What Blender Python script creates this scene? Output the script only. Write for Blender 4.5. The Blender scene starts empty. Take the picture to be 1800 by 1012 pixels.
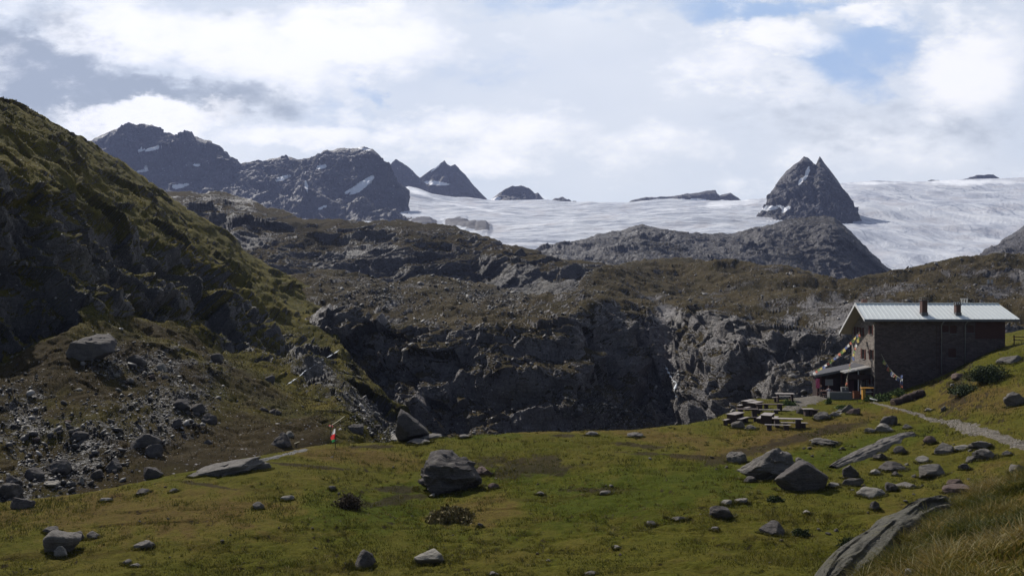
import bpy, math, random
import numpy as np
from mathutils import Vector, Matrix
from mathutils.bvhtree import BVHTree

# ------------------------------------------------------------------ camera, sky, sun, exposure
scene = bpy.context.scene
COL = scene.collection
F, CX, CY = 1500.0, 900.0, 506.0          # focal length and centre, in pixels of the 1800 wide photograph
cam_data = bpy.data.cameras.new("camera")
cam_data.sensor_width = 36.0
cam_data.lens = 30.0
cam_data.clip_start = 0.1
cam_data.clip_end = 40000
cam = bpy.data.objects.new("camera", cam_data)
cam.rotation_euler = (math.radians(90), 0, 0)
COL.objects.link(cam)
scene.camera = cam

SUN_EL, SUN_AZ = 43.0, -37.0              # degrees; azimuth from +Y, negative to the left
SUN_STRENGTH = 5.0
SKY_STRENGTH = 0.07
SKY_GAIN = 1.16
scene.view_settings.view_transform = 'Standard'
scene.view_settings.look = 'None'
scene.view_settings.exposure = 0.0
scene.view_settings.gamma = 1.0
scene.view_settings.use_curve_mapping = False
scene.cycles.max_bounces = 4
scene.cycles.diffuse_bounces = 2
scene.cycles.glossy_bounces = 2
scene.cycles.transmission_bounces = 2
scene.cycles.volume_bounces = 0
scene.cycles.use_denoising = True


class NT:
    """small helper for node trees"""
    def __init__(self, tree):
        self.t = tree; self.n = tree.nodes; self.l = tree.links
    def node(self, kind, **kw):
        nd = self.n.new(kind)
        ins = kw.pop('ins', {})
        for k, v in kw.items(): setattr(nd, k, v)
        for k, v in ins.items(): self.put(nd.inputs[k], v)
        return nd
    def put(self, sock, v):
        if hasattr(v, 'is_output') or isinstance(v, bpy.types.NodeSocket): self.l.new(v, sock)
        else:
            if isinstance(v, (tuple, list)) and len(v) == 3 and sock.type == 'RGBA': v = (*v, 1)
            sock.default_value = v
    def math(self, op, a, b=0.0, c=None, clamp=False):
        nd = self.n.new('ShaderNodeMath'); nd.operation = op; nd.use_clamp = clamp
        self.put(nd.inputs[0], a); self.put(nd.inputs[1], b)
        if c is not None: self.put(nd.inputs[2], c)
        return nd.outputs[0]
    def vmath(self, op, a, b=(0, 0, 0)):
        nd = self.n.new('ShaderNodeVectorMath'); nd.operation = op
        self.put(nd.inputs[0], a)
        if op == 'SCALE': self.put(nd.inputs['Scale'], b)
        else: self.put(nd.inputs[1], b)
        return nd.outputs[1] if op in ('LENGTH', 'DOT_PRODUCT', 'DISTANCE') else nd.outputs[0]
    def mix(self, f, a, b, blend='MIX'):
        nd = self.n.new('ShaderNodeMix'); nd.data_type = 'RGBA'; nd.blend_type = blend
        self.put(nd.inputs[0], f); self.put(nd.inputs[6], a); self.put(nd.inputs[7], b)
        return nd.outputs[2]
    def ramp(self, f, stops):
        nd = self.n.new('ShaderNodeValToRGB'); self.put(nd.inputs[0], f)
        cr = nd.color_ramp
        while len(cr.elements) < len(stops): cr.elements.new(0.5)
        for e, (p, c) in zip(cr.elements, stops):
            e.position = p; e.color = (*c, 1) if len(c) == 3 else c
        return nd.outputs[0]
    def remap(self, v, a, b, c=0.0, d=1.0, smooth=True):
        nd = self.n.new('ShaderNodeMapRange'); nd.interpolation_type = 'SMOOTHSTEP' if smooth else 'LINEAR'
        self.put(nd.inputs[0], v)
        for i, x in enumerate((a, b, c, d)): nd.inputs[i + 1].default_value = x
        return nd.outputs[0]
    def noise(self, vec, scale, detail=5, rough=0.55, dist=0.0, out=0):
        nd = self.n.new('ShaderNodeTexNoise')
        self.put(nd.inputs['Vector'], vec); nd.inputs['Scale'].default_value = scale
        nd.inputs['Detail'].default_value = detail; nd.inputs['Roughness'].default_value = rough
        nd.inputs['Distortion'].default_value = dist
        return nd.outputs[out]
    def voro(self, vec, scale, feature='F1', out=0):
        nd = self.n.new('ShaderNodeTexVoronoi'); nd.feature = feature
        self.put(nd.inputs['Vector'], vec); nd.inputs['Scale'].default_value = scale
        return nd.outputs[out]
    def attr(self, name, out='Fac'):
        nd = self.n.new('ShaderNodeAttribute'); nd.attribute_name = name
        return nd.outputs[out]


def build_world():
    w = bpy.data.worlds.new("World"); scene.world = w; w.use_nodes = True
    t = NT(w.node_tree); t.n.clear()
    out = t.node('ShaderNodeOutputWorld'); bg = t.node('ShaderNodeBackground')
    t.l.new(bg.outputs[0], out.inputs[0]); bg.inputs[1].default_value = SKY_STRENGTH
    sky = t.node('ShaderNodeTexSky', sky_type='NISHITA', sun_disc=False)
    sky.sun_elevation = math.radians(SUN_EL); sky.sun_rotation = math.radians(SUN_AZ)
    sky.altitude = 2500; sky.air_density = 1.0; sky.dust_density = 0.6
    tc = t.node('ShaderNodeTexCoord').outputs['Generated']
    d = t.vmath('NORMALIZE', tc)
    sep = t.node('ShaderNodeSeparateXYZ'); t.l.new(d, sep.inputs[0])
    x, y, z = sep.outputs
    # direction space: u to the right, v up, as tangents of the two angles
    yy = t.math('MAXIMUM', y, 0.15)
    u = t.math('DIVIDE', x, yy); v = t.math('DIVIDE', z, yy)
    comb = t.node('ShaderNodeCombineXYZ'); t.put(comb.inputs[0], u); t.put(comb.inputs[1], v)
    uv = comb.outputs[0]
    # warp so the edges of every bank of cloud are ragged
    st = t.vmath('MULTIPLY', uv, (1.0, 1.9, 1.0))
    w1 = t.noise(st, 3.2, 6, 0.6, out=1)
    w2 = t.noise(st, 11.0, 6, 0.62, out=1)
    o1 = t.vmath('SCALE', t.vmath('SUBTRACT', w1, (.5, .5, .5)), 0.13)
    o2 = t.vmath('SCALE', t.vmath('SUBTRACT', w2, (.5, .5, .5)), 0.07)
    wuv = t.vmath('ADD', uv, t.vmath('ADD', o1, o2))
    def blob(px, py, rx, ry, ang=0.0, soft=1.0):
        c = ((px - CX) / F, (CY - py) / F, 0)
        m = t.node('ShaderNodeMapping', vector_type='TEXTURE')
        t.put(m.inputs['Vector'], wuv); m.inputs['Location'].default_value = c
        m.inputs['Rotation'].default_value = (0, 0, math.radians(ang))
        m.inputs['Scale'].default_value = (rx / F, ry / F, 1)
        sp = t.vmath('MULTIPLY', m.outputs[0], (1, 1, 0))
        return t.remap(t.vmath('LENGTH', sp), 1.0 + 0.6 * soft, 1.0 - 0.8 * soft)
    def total(*bs):
        r = bs[0]
        for b in bs[1:]: r = t.math('MAXIMUM', r, b)
        return r
    # base veil of cloud with soft modulation
    soft_n = t.noise(st, 2.3, 4, 0.5)
    base = t.ramp(soft_n, [(0.30, (0.60, 0.665, 0.75)), (0.55, (0.73, 0.77, 0.82)), (0.75, (0.88, 0.90, 0.92))])
    blue = total(t.math('MULTIPLY', blob(1530, 75, 120, 80, 20, 1), 0.85),
                 t.math('MULTIPLY', blob(1465, 125, 110, 50, -35, .9), 0.8),
                 t.math('MULTIPLY', blob(1330, 8, 190, 28, 0, .9), 0.9),
                 t.math('MULTIPLY', blob(960, 0, 250, 45, 0, 1), 0.55),
                 t.math('MULTIPLY', blob(610, 210, 150, 45, -15, 1), 0.5),
                 t.math('MULTIPLY', blob(860, 110, 130, 60, 0, 1), 0.42),
                 t.math('MULTIPLY', blob(640, 160, 70, 20, -30, 1), 0.6),
                 t.math('MULTIPLY', blob(1700, 20, 70, 25, 0, 1), 0.25))
    grey = total(t.math('MULTIPLY', blob(30, 130, 210, 85, -14, .9), 1.0),
                 t.math('MULTIPLY', blob(230, 175, 140, 30, -10, .9), 0.85),
                 t.math('MULTIPLY', blob(380, 200, 190, 28, 4, 1), 0.6),
                 t.math('MULTIPLY', blob(120, 60, 120, 40, -30, 1), 0.5),
                 t.math('MULTIPLY', blob(430, 25, 70, 25, 0, 1), 0.3),
                 t.math('MULTIPLY', blob(1560, 235, 240, 60, 0, 1), 0.35),
                 t.math('MULTIPLY', blob(1330, 195, 130, 35, 0, 1), 0.28))
    white = total(t.math('MULTIPLY', blob(330, 70, 330, 85, -12, .9), 1.0),
                  t.math('MULTIPLY', blob(620, 70, 190, 75, 0, .9), 1.0),
                  t.math('MULTIPLY', blob(250, 215, 170, 26, 0, .8), 1.0),
                  t.math('MULTIPLY', blob(520, 252, 170, 30, 0, .9), 0.9),
                  t.math('MULTIPLY', blob(870, 250, 260, 60, 0, 1), 0.8),
                  t.math('MULTIPLY', blob(1370, 70, 110, 35, -12, .8), 0.9),
                  t.math('MULTIPLY', blob(1330, 120, 170, 50, -18, 1), 0.75),
                  t.math('MULTIPLY', blob(1510, 18, 110, 22, 8, 1), 0.7),
                  t.math('MULTIPLY', blob(1720, 110, 150, 95, 35, .9), 0.95),
                  t.math('MULTIPLY', blob(1090, 260, 260, 60, 0, 1), 0.55),
                  t.math('MULTIPLY', blob(1500, 290, 200, 40, 0, 1), 0.5))
    fine = t.noise(st, 7.0, 10, 0.60); fine2 = t.noise(st, 22.0, 8, 0.62)
    nz = t.math('SUBTRACT', t.math('ADD', t.math('MULTIPLY', fine, 0.65), t.math('MULTIPLY', fine2, 0.35)), 0.5)
    def layer(bl, gain, lo, hi, sgn=1.0):
        return t.remap(t.math('ADD', bl, t.math('MULTIPLY', nz, gain * sgn)), lo, hi)
    col = t.mix(layer(blue, 1.6, 0.25, 0.95, -1), base, (0.36, 0.50, 0.72))
    col = t.mix(t.math('MULTIPLY', layer(grey, 1.8, 0.15, 0.85, -1), 0.95), col, (0.30, 0.345, 0.40))
    col = t.mix(layer(white, 2.0, 0.22, 1.05), col, (1.02, 1.01, 1.0))
    puff = t.remap(nz, 0.02, 0.16)
    col = t.mix(t.math('MULTIPLY', puff, 0.45), col, (1.0, 1.0, 1.0))
    col = t.vmath('SCALE', col, SKY_GAIN)
    clouds = t.vmath('SCALE', col, 1.0 / SKY_STRENGTH)
    # away from the sun the veil thins to the clear, darker sky of the other side of the valley
    front = t.remap(y, -0.15, 0.62)
    low = t.remap(z, 0.95, 0.35)
    cover = t.math('ADD', 0.08, t.math('MULTIPLY', t.math('MULTIPLY', front, t.math('ADD', 0.35, t.math('MULTIPLY', low, 0.65))), 0.90))
    full = t.mix(cover, sky.outputs[0], clouds)
    t.l.new(full, bg.inputs[0])

build_world()

sun_data = bpy.data.lights.new("sun", 'SUN')
sun_data.energy = SUN_STRENGTH; sun_data.angle = math.radians(0.6); sun_data.color = (1.0, 0.95, 0.87)
sun = bpy.data.objects.new("sun", sun_data)
_d = Vector((math.sin(math.radians(SUN_AZ)) * math.cos(math.radians(SUN_EL)),
             math.cos(math.radians(SUN_AZ)) * math.cos(math.radians(SUN_EL)), math.sin(math.radians(SUN_EL))))
sun.rotation_euler = _d.to_track_quat('Z', 'Y').to_euler()
sun.location = (0, 0, 60)
COL.objects.link(sun)

# ------------------------------------------------------------------ noise in numpy
_rs = np.random.RandomState(7)
TAB = _rs.rand(64, 64, 64).astype(np.float32).ravel()
JIT = _rs.rand(64 * 64 * 64, 3).astype(np.float32)
ROT = np.array([[0.0, 0.8, 0.6], [-0.8, 0.36, -0.48], [-0.6, -0.48, 0.64]], dtype=np.float32)

def vnoise(p):
    """smooth value noise in -1..1; p is (N,3)"""
    p = np.asarray(p, dtype=np.float32)
    i = np.floor(p).astype(np.int32); f = p - i
    f = f * f * f * (f * (f * 6 - 15) + 10)
    i &= 63; j = (i + 1) & 63
    x0, y0, z0 = i[:, 0] * 4096, i[:, 1] * 64, i[:, 2]
    x1, y1, z1 = j[:, 0] * 4096, j[:, 1] * 64, j[:, 2]
    fx, fy, fz = f[:, 0], f[:, 1], f[:, 2]
    def L(a, b, t): return a + (b - a) * t
    a = L(L(TAB[x0 + y0 + z0], TAB[x1 + y0 + z0], fx), L(TAB[x0 + y1 + z0], TAB[x1 + y1 + z0], fx), fy)
    b = L(L(TAB[x0 + y0 + z1], TAB[x1 + y0 + z1], fx), L(TAB[x0 + y1 + z1], TAB[x1 + y1 + z1], fx), fy)
    return L(a, b, fz) * 2 - 1

def fbm(p, octaves=5, gain=0.5, ridged=False, seed=0.0):
    p = np.asarray(p, dtype=np.float32) + np.float32(seed * 7.31)
    amp, tot, s = 1.0, 0.0, np.zeros(len(p), np.float32)
    for _ in range(octaves):
        n = vnoise(p)
        if ridged: n = 1 - 2 * np.abs(n)
        s += amp * n; tot += amp; amp *= gain
        p = (p @ ROT) * 2.03 + 11.7
    return s / tot

def cells(p, seed=0):
    """jittered cells: returns distance to the nearest centre, its offset and three random numbers"""
    p = np.asarray(p, dtype=np.float32) + np.float32(seed * 3.77)
    b = np.floor(p - 0.5).astype(np.int32)
    best = np.full(len(p), 9e9, np.float32); off = np.zeros_like(p); idx = np.zeros(len(p), np.int64)
    sec = np.full(len(p), 9e9, np.float32)
    for dx in (0, 1):
        for dy in (0, 1):
            for dz in (0, 1):
                c = b + np.array([dx, dy, dz], np.int32)
                k = ((c[:, 0] & 63) * 4096 + (c[:, 1] & 63) * 64 + (c[:, 2] & 63)).astype(np.int64)
                o = p - (c + 0.2 + 0.6 * JIT[k])
                d = (o * o).sum(1)
                m = d < best
                sec = np.where(m, best, np.minimum(sec, d))
                best = np.where(m, d, best); off[m] = o[m]; idx[m] = k[m]
    return np.sqrt(best), np.sqrt(sec), off, JIT[idx]

def blocks(p, seed=0, tilt=0.9, step=0.5):
    """fractured rock: every cell is a tilted facet"""
    f1, f2, off, rnd = cells(p, seed)
    d = (rnd - 0.5) * 2
    return (off * d).sum(1) * tilt + (rnd[:, 0] - 0.5) * step, f1, f2

# ------------------------------------------------------------------ helpers for meshes and objects
def tag(o, label=None, cat=None, group=None, kind=None):
    if label: o['label'] = label
    if cat: o['category'] = cat
    if group: o['group'] = group
    if kind: o['kind'] = kind
    return o

def raw_mesh(name, verts, faces_flat, nside, mat, smooth=True, attrs=None):
    me = bpy.data.meshes.new(name)
    nv, nf = len(verts), len(faces_flat) // nside
    me.vertices.add(nv); me.vertices.foreach_set('co', np.asarray(verts, np.float32).ravel())
    me.loops.add(len(faces_flat)); me.loops.foreach_set('vertex_index', np.asarray(faces_flat, np.int32))
    me.polygons.add(nf)
    me.polygons.foreach_set('loop_start', np.arange(0, nf * nside, nside, dtype=np.int32))
    me.polygons.foreach_set('loop_total', np.full(nf, nside, np.int32))
    if smooth: me.polygons.foreach_set('use_smooth', np.ones(nf, bool))
    me.update(calc_edges=True)
    for k, a in (attrs or {}).items():
        at = me.attributes.new(k, 'FLOAT', 'POINT'); at.data.foreach_set('value', np.asarray(a, np.float32).ravel())
    if mat: me.materials.append(mat)
    return me

def grid_faces(nr, nc):
    r, c = np.meshgrid(np.arange(nr - 1), np.arange(nc - 1), indexing='ij')
    a = (r * nc + c).ravel()
    return np.stack([a, a + 1, a + nc + 1, a + nc], 1).ravel()

def link(name, me, parent=None):
    o = bpy.data.objects.new(name, me); COL.objects.link(o)
    if parent: o.parent = parent
    return o

def empty(name, loc, rz=0.0):
    o = bpy.data.objects.new(name, None); o.location = loc; o.rotation_euler = (0, 0, rz); COL.objects.link(o)
    o.empty_display_size = 0.3
    return o

def normals(P):
    du = np.gradient(P, axis=1); dv = np.gradient(P, axis=0)
    n = np.cross(du, dv); n /= np.linalg.norm(n, axis=2, keepdims=True) + 1e-9
    return n

def smooth1(a, k, axis=0):
    if k < 2: return a
    k = k | 1; pad = k // 2
    w = np.hanning(k + 2)[1:-1]; w /= w.sum()
    pw = [(0, 0)] * a.ndim; pw[axis] = (pad, pad)
    b = np.pad(a, pw, mode='edge')
    return np.apply_along_axis(lambda m: np.convolve(m, w, 'valid'), axis, b)

def px_cols(lo, hi, step=1.5, wide_lo=-500, wide_hi=2300, coarse=14):
    a = np.arange(wide_lo, lo, coarse) if wide_lo < lo else np.array([])
    b = np.arange(lo, hi, step)
    c = np.arange(hi, wide_hi, coarse) if wide_hi > hi else np.array([])
    return np.concatenate([a, b, c])

def surface(pxs, cols, sil, rows, back=(1.25, -0.10), smooth_px=40, rsm=5, jag=0.0):
    """a sheet of terrain. cols: {px: [(py, depth) ...]} from its hidden foot to its crest; sil: the crest line.
    returns P (rows, cols, 3) in world metres, and the row number of the crest"""
    keys = sorted(cols); K = len(cols[keys[0]])
    Y, Z = [], []
    dense = np.arange(pxs[0] - 5, pxs[-1] + 5, 3.0)
    kern = max(1, int(smooth_px / 3))
    for k in range(K):
        py = np.interp(dense, keys, [cols[q][k][0] for q in keys])
        yy = np.interp(dense, keys, [cols[q][k][1] for q in keys])
        py = np.interp(pxs, dense, smooth1(py, kern)); yy = np.interp(pxs, dense, smooth1(yy, kern))
        if k == K - 1 and sil is not None:
            sx = [s[0] for s in sil]; py = np.interp(pxs, sx, [s[1] for s in sil])
        Y.append(yy); Z.append((CY - py) / F * yy)
    for i in (1, 2):
        Y.append(Y[K - 1] * (1 + (back[0] - 1) * i)); Z.append(Z[K - 1] + back[1] * Y[K - 1] * i)
    Y = np.array(Y); Z = np.array(Z)
    tt = [0.0]
    for k, r in enumerate(list(rows) + [6, 4]):
        tt += list(np.linspace(k, k + 1, r + 1)[1:])
    tt = np.array(tt); crest = sum(rows)
    i0 = np.minimum(tt.astype(int), len(Y) - 2); f = (tt - i0)[:, None]
    YY = Y[i0] * (1 - f) + Y[i0 + 1] * f; ZZ = Z[i0] * (1 - f) + Z[i0 + 1] * f
    if rsm > 1:
        a, b = smooth1(YY[:crest], rsm), smooth1(ZZ[:crest], rsm)
        YY[:crest], ZZ[:crest] = a, b
    if jag:   # broken edge: only the last metres under the crest follow it
        w = np.clip((tt - (K - 1) + 0.10) / 0.10, 0, 1)[:, None] ** 1.5
        ZZ = ZZ + jag / F * YY * w * fbm(np.stack([pxs / 9.0, pxs * 0 + K, pxs * 0 + jag], 1), 4, 0.6)[None, :]
    XX = (pxs[None, :] - CX) / F * YY
    return np.stack([XX, YY, ZZ], 2), crest

def proj(P):
    return CX + F * P[..., 0] / P[..., 1], CY - F * P[..., 2] / P[..., 1]

def patch_mask(P, spots, rough=0.5, soft=None):
    """spots: (px, py, rx, ry, angle) where the photograph has a patch; becomes a mask fixed to the terrain"""
    u, v = proj(P)
    sh = P.shape[:2]
    if soft is None: soft = 0.3 if rough < 0.6 else 0.9
    n = fbm(np.stack([u.ravel() / 22, v.ravel() / 12, u.ravel() * 0], 1), 4).reshape(sh)
    m = np.zeros(sh)
    for (x, y, rx, ry, an) in spots:
        c, s = math.cos(math.radians(an)), math.sin(math.radians(an))
        a = ((u - x) * c - (v - y) * s) / rx; b = ((u - x) * s + (v - y) * c) / ry
        d = np.sqrt(a * a + b * b) + n * rough
        m = np.maximum(m, np.clip((1.0 - d) / soft + 0.5, 0, 1))
    return m

def sheet(name, P, mat, attrs=None, label=None, cat=None, kind='structure', smooth=True):
    nr, nc = P.shape[:2]
    me = raw_mesh(name, P.reshape(-1, 3), grid_faces(nr, nc), 4, mat, smooth,
                  {k: a.ravel() for k, a in (attrs or {}).items()})
    o = link(name, me); tag(o, label, cat, kind=kind)
    return o

# ------------------------------------------------------------------ materials
def new_mat(name):
    m = bpy.data.materials.new(name); m.use_nodes = True
    t = NT(m.node_tree); t.n.clear()
    out = t.node('ShaderNodeOutputMaterial'); b = t.node('ShaderNodeBsdfPrincipled')
    t.l.new(b.outputs[0], out.inputs[0])
    return m, t, b

def plain(name, col, rough=0.7, metal=0.0, vary=0.25, scale=6.0, bump=0.0, spec=0.4):
    m, t, b = new_mat(name)
    p = t.node('ShaderNodeTexCoord').outputs['Object']
    n = t.noise(p, scale, 6, 0.6)
    c = t.mix(n, tuple(x * (1 - vary) for x in col), tuple(min(1, x * (1 + vary)) for x in col))
    t.put(b.inputs['Base Color'], c); b.inputs['Roughness'].default_value = rough
    b.inputs['Metallic'].default_value = metal
    b.inputs['Specular IOR Level'].default_value = spec
    if bump:
        bn = t.node('ShaderNodeBump', ins={'Height': t.noise(p, scale * 3, 6, 0.6), 'Strength': 0.6, 'Distance': bump})
        t.l.new(bn.outputs[0], b.inputs['Normal'])
    return m

def terrain_mat(name, s, rock=((0.05, 0.05, 0.055), (0.17, 0.165, 0.17)), grass=((0.035, 0.045, 0.012), (0.10, 0.085, 0.028)),
                strata=0.4, stones=0.3, bump=1.0, snow_col=(0.78, 0.79, 0.82), lichen=0.3, rspec=0.35):
    """s is the size in metres of the coarsest shader detail"""
    m, t, b = new_mat(name)
    p = t.node('ShaderNodeTexCoord').outputs['Object']
    k = 1.0 / s
    n1 = t.noise(p, k, 8, 0.62); n2 = t.noise(p, k * 5.3, 8, 0.65); n3 = t.noise(p, k * 0.22, 4, 0.5)
    # strata: compressed noise, dipping
    mp = t.node('ShaderNodeMapping', ins={'Vector': p, 'Rotation': (math.radians(20), math.radians(24), 0), 'Scale': (0.25, 0.5, 2.6)})
    n4 = t.noise(mp.outputs[0], k * 1.6, 8, 0.68)
    v1 = t.voro(p, k * 3.0, 'DISTANCE_TO_EDGE')
    crack = t.remap(v1, 0.0, 0.10)
    mixn = t.math('ADD', t.math('MULTIPLY', n1, 0.4), t.math('ADD', t.math('MULTIPLY', n4, strata), t.math('MULTIPLY', n2, 0.6 - strata)))
    rc = t.ramp(mixn, [(0.34, rock[0]), (0.62, rock[1])])
    rc = t.mix(t.math('MULTIPLY', t.remap(n3, 0.5, 0.7), lichen), rc, (0.11, 0.095, 0.05))
    pale = t.remap(n2, 0.60, 0.72)
    rc = t.mix(t.math('MULTIPLY', pale, 0.22), rc, (0.30, 0.275, 0.27))
    rc = t.mix(t.math('SUBTRACT', 0.45, t.math('MULTIPLY', crack, 0.45)), rc, (0.02, 0.019, 0.019))
    gn = t.math('ADD', t.math('MULTIPLY', n2, 0.6), t.math('MULTIPLY', n3, 0.4))
    gc = t.ramp(gn, [(0.38, grass[0]), (0.60, grass[1])])
    ga = t.attr('grass'); ta = t.attr('talus')
    gm = t.remap(t.math('ADD', ga, t.math('ADD', t.math('MULTIPLY', t.math('SUBTRACT', n2, 0.5), 1.2), t.math('MULTIPLY', t.math('SUBTRACT', n1, 0.5), 0.6))), 0.36, 0.62)
    heath = t.remap(t.math('ADD', t.math('MULTIPLY', n1, 0.5), t.math('MULTIPLY', n2, 0.5)), 0.50, 0.60)
    gc = t.mix(t.math('MAXIMUM', t.math('MULTIPLY', heath, 0.7), t.math('MULTIPLY', t.attr('heath'), t.remap(t.math('ADD', n2, t.math('MULTIPLY', t.attr('heath'), 0.2)), 0.42, 0.62, 0.2, 0.92))), gc, t.mix(n1, (0.018, 0.015, 0.007), (0.052, 0.033, 0.013)))
    col = t.mix(gm, rc, gc)
    # loose stones: each voronoi cell is a stone or is not, more of them where talus lies
    sms = []; cols = []
    for f_, gain in ((6.0, 0.55), (15.0, 0.9)):
        vs = t.voro(p, k * f_, 'F1'); vr = t.voro(p, k * f_, 'F1', out=1)
        sep = t.node('ShaderNodeSeparateColor'); t.l.new(vr, sep.inputs[0])
        dens = t.math('ADD', t.math('MULTIPLY', t.math('ADD', ta, t.math('MULTIPLY', t.math('SUBTRACT', n1, 0.5), 0.9)), gain), stones * 0.16)
        on = t.math('LESS_THAN', sep.outputs[0], dens)
        size = t.math('ADD', 0.22, t.math('MULTIPLY', sep.outputs[2], 0.30))
        sms.append(t.math('MULTIPLY', on, t.math('LESS_THAN', vs, size)))
        cols.append(t.mix(t.math('POWER', sep.outputs[1], 2.5), (0.05, 0.046, 0.045), (0.33, 0.31, 0.30)))
    col = t.mix(sms[1], col, cols[1]); col = t.mix(sms[0], col, cols[0])
    sm = t.math('MAXIMUM', sms[0], t.math('MULTIPLY', sms[1], 0.5)); tm = t.math('MULTIPLY', sm, 0.0)
    sa = t.attr('snow')
    snm = t.remap(t.math('ADD', sa, t.math('ADD', t.math('MULTIPLY', t.math('SUBTRACT', n2, 0.5), 1.2), t.math('MULTIPLY', t.math('SUBTRACT', n1, 0.5), 1.2))), 0.42, 0.62)
    col = t.mix(snm, col, snow_col)
    t.put(b.inputs['Base Color'], col)
    t.put(b.inputs['Roughness'], t.math('ADD', 0.62, t.math('MULTIPLY', gm, 0.35)))
    t.put(b.inputs['Specular IOR Level'], t.math('SUBTRACT', rspec, t.math('MULTIPLY', gm, rspec * 0.8)))
    h = t.math('ADD', t.math('MULTIPLY', n1, 0.9), t.math('ADD', t.math('MULTIPLY', n2, 0.35), t.math('MULTIPLY', n4, 0.7)))
    h = t.math('ADD', h, t.math('MULTIPLY', crack, 0.12))
    hg = t.math('ADD', t.math('MULTIPLY', t.noise(p, k * 14, 5, 0.7), 0.25), t.math('MULTIPLY', n2, 0.25))
    hh = t.node('ShaderNodeMix', data_type='FLOAT'); t.put(hh.inputs[0], gm); t.put(hh.inputs[2], h); t.put(hh.inputs[3], hg)
    h2 = t.math('ADD', hh.outputs[0], t.math('MULTIPLY', sm, 0.18))
    h4 = t.node('ShaderNodeMix', data_type='FLOAT'); t.put(h4.inputs[0], snm); t.put(h4.inputs[2], h2)
    t.put(h4.inputs[3], t.math('MULTIPLY', n1, 0.1))
    bn = t.node('ShaderNodeBump', ins={'Height': h4.outputs[0], 'Strength': 1.0, 'Distance': s * 0.34 * bump})
    t.l.new(bn.outputs[0], b.inputs['Normal'])
    return m

# ------------------------------------------------------------------ far mountains
def up_grass(P, thr, width, wl, seed=1):
    n = normals(P)[..., 2]; n = np.abs(n)
    q = (P.reshape(-1, 3) / wl)
    nn = fbm(q, 4, seed=seed).reshape(n.shape)
    return np.clip((n + nn * 0.35 - thr) / width + 0.5, 0, 1)

def crest_fade(P, crest, width, low=0.1):
    """displacement dies out towards the crest line, which keeps its own outline"""
    r = np.arange(P.shape[0])[:, None]
    f = np.clip((crest - r) / width, 0, 1); f = f * f * (3 - 2 * f)
    return np.repeat(low + (1 - low) * f, P.shape[1], 1).ravel()

def displace(P, crest, d, fade=0):
    N = normals(P)
    if (N[..., 1] > 0).mean() > 0.5: N = -N
    d = d.reshape(P.shape[:2]).copy()
    return P + N * d[..., None]

M_FAR = terrain_mat('far rock', 30.0, rock=((0.020, 0.019, 0.024), (0.062, 0.057, 0.066)), strata=0.3, stones=0.5, bump=0.9, lichen=0.15)
P1S = [(-500, 330), (0, 300), (120, 268), (150, 256), (165, 243), (185, 236), (200, 228), (215, 226), (240, 221), (252, 218), (266, 220), (285, 233),
       (300, 238), (318, 244), (330, 243), (346, 240), (360, 246), (372, 249), (375, 258), (390, 268), (402, 280), (412, 292), (428, 304),
       (436, 297), (450, 286), (480, 279), (497, 274), (512, 276), (525, 280), (553, 277), (575, 266), (600, 261), (625, 261), (640, 258), (655, 263),
       (668, 275), (680, 292), (692, 310), (700, 325), (706, 345), (714, 366), (712, 380), (730, 400), (790, 440), (900, 480)]
P1C = {-500: [(520, 1500), (440, 1800), (380, 2100), (300, 2350)],
       300: [(520, 1500), (420, 1850), (330, 2120), (240, 2330)],
       430: [(520, 1500), (420, 1850), (355, 2100), (300, 2330)],
       600: [(520, 1500), (420, 1850), (330, 2120), (260, 2330)],
       720: [(540, 1500), (450, 1850), (400, 2050), (380, 2200)],
       900: [(580, 1300), (540, 1500), (500, 1700), (480, 2000)]}
pxs = px_cols(100, 740, 1.6, -500, 900)
P, cr = surface(pxs, P1C, P1S, (14, 90, 150), smooth_px=60, jag=2.2, back=(1.06, -0.05))
q = P.reshape(-1, 3)
bl, f1, f2 = blocks(q / 210 + fbm(q / 130, 3)[:, None] * 0.35, 3, 1.1, 0.5)
bl2, _, _ = blocks(q / 60 + fbm(q / 40, 2)[:, None] * 0.3, 5, 1.0, 0.5)
d = bl * 36 + bl2 * 12 + fbm(q / 190, 9, 0.62, True) * 46
d += blocks(q / 22, 61, 1.0, .6)[0] * 4.0
P = displace(P, cr, d * crest_fade(P, cr, 34, 0.06))
snow = patch_mask(P, [(318, 327, 17, 4, 12), (268, 262, 17, 3.5, 14), (248, 264, 8, 3, 10), (292, 259, 9, 2, 5), (495, 314, 17, 4, 18), (565, 294, 9, 3, 10), (172, 254, 6, 3, 20),
                      (636, 326, 30, 6.5, 38), (615, 335, 12, 3, 30), (252, 300, 14, 3, 10), (640, 262, 12, 2.2, -10), (566, 365, 8, 2.5, 20), (538, 325, 3, 9, 10), (347, 290, 8, 2, 0)], 0.35)
sheet('mountain', P, M_FAR, {'snow': snow, 'grass': snow * 0, 'talus': snow * 0})

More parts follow.
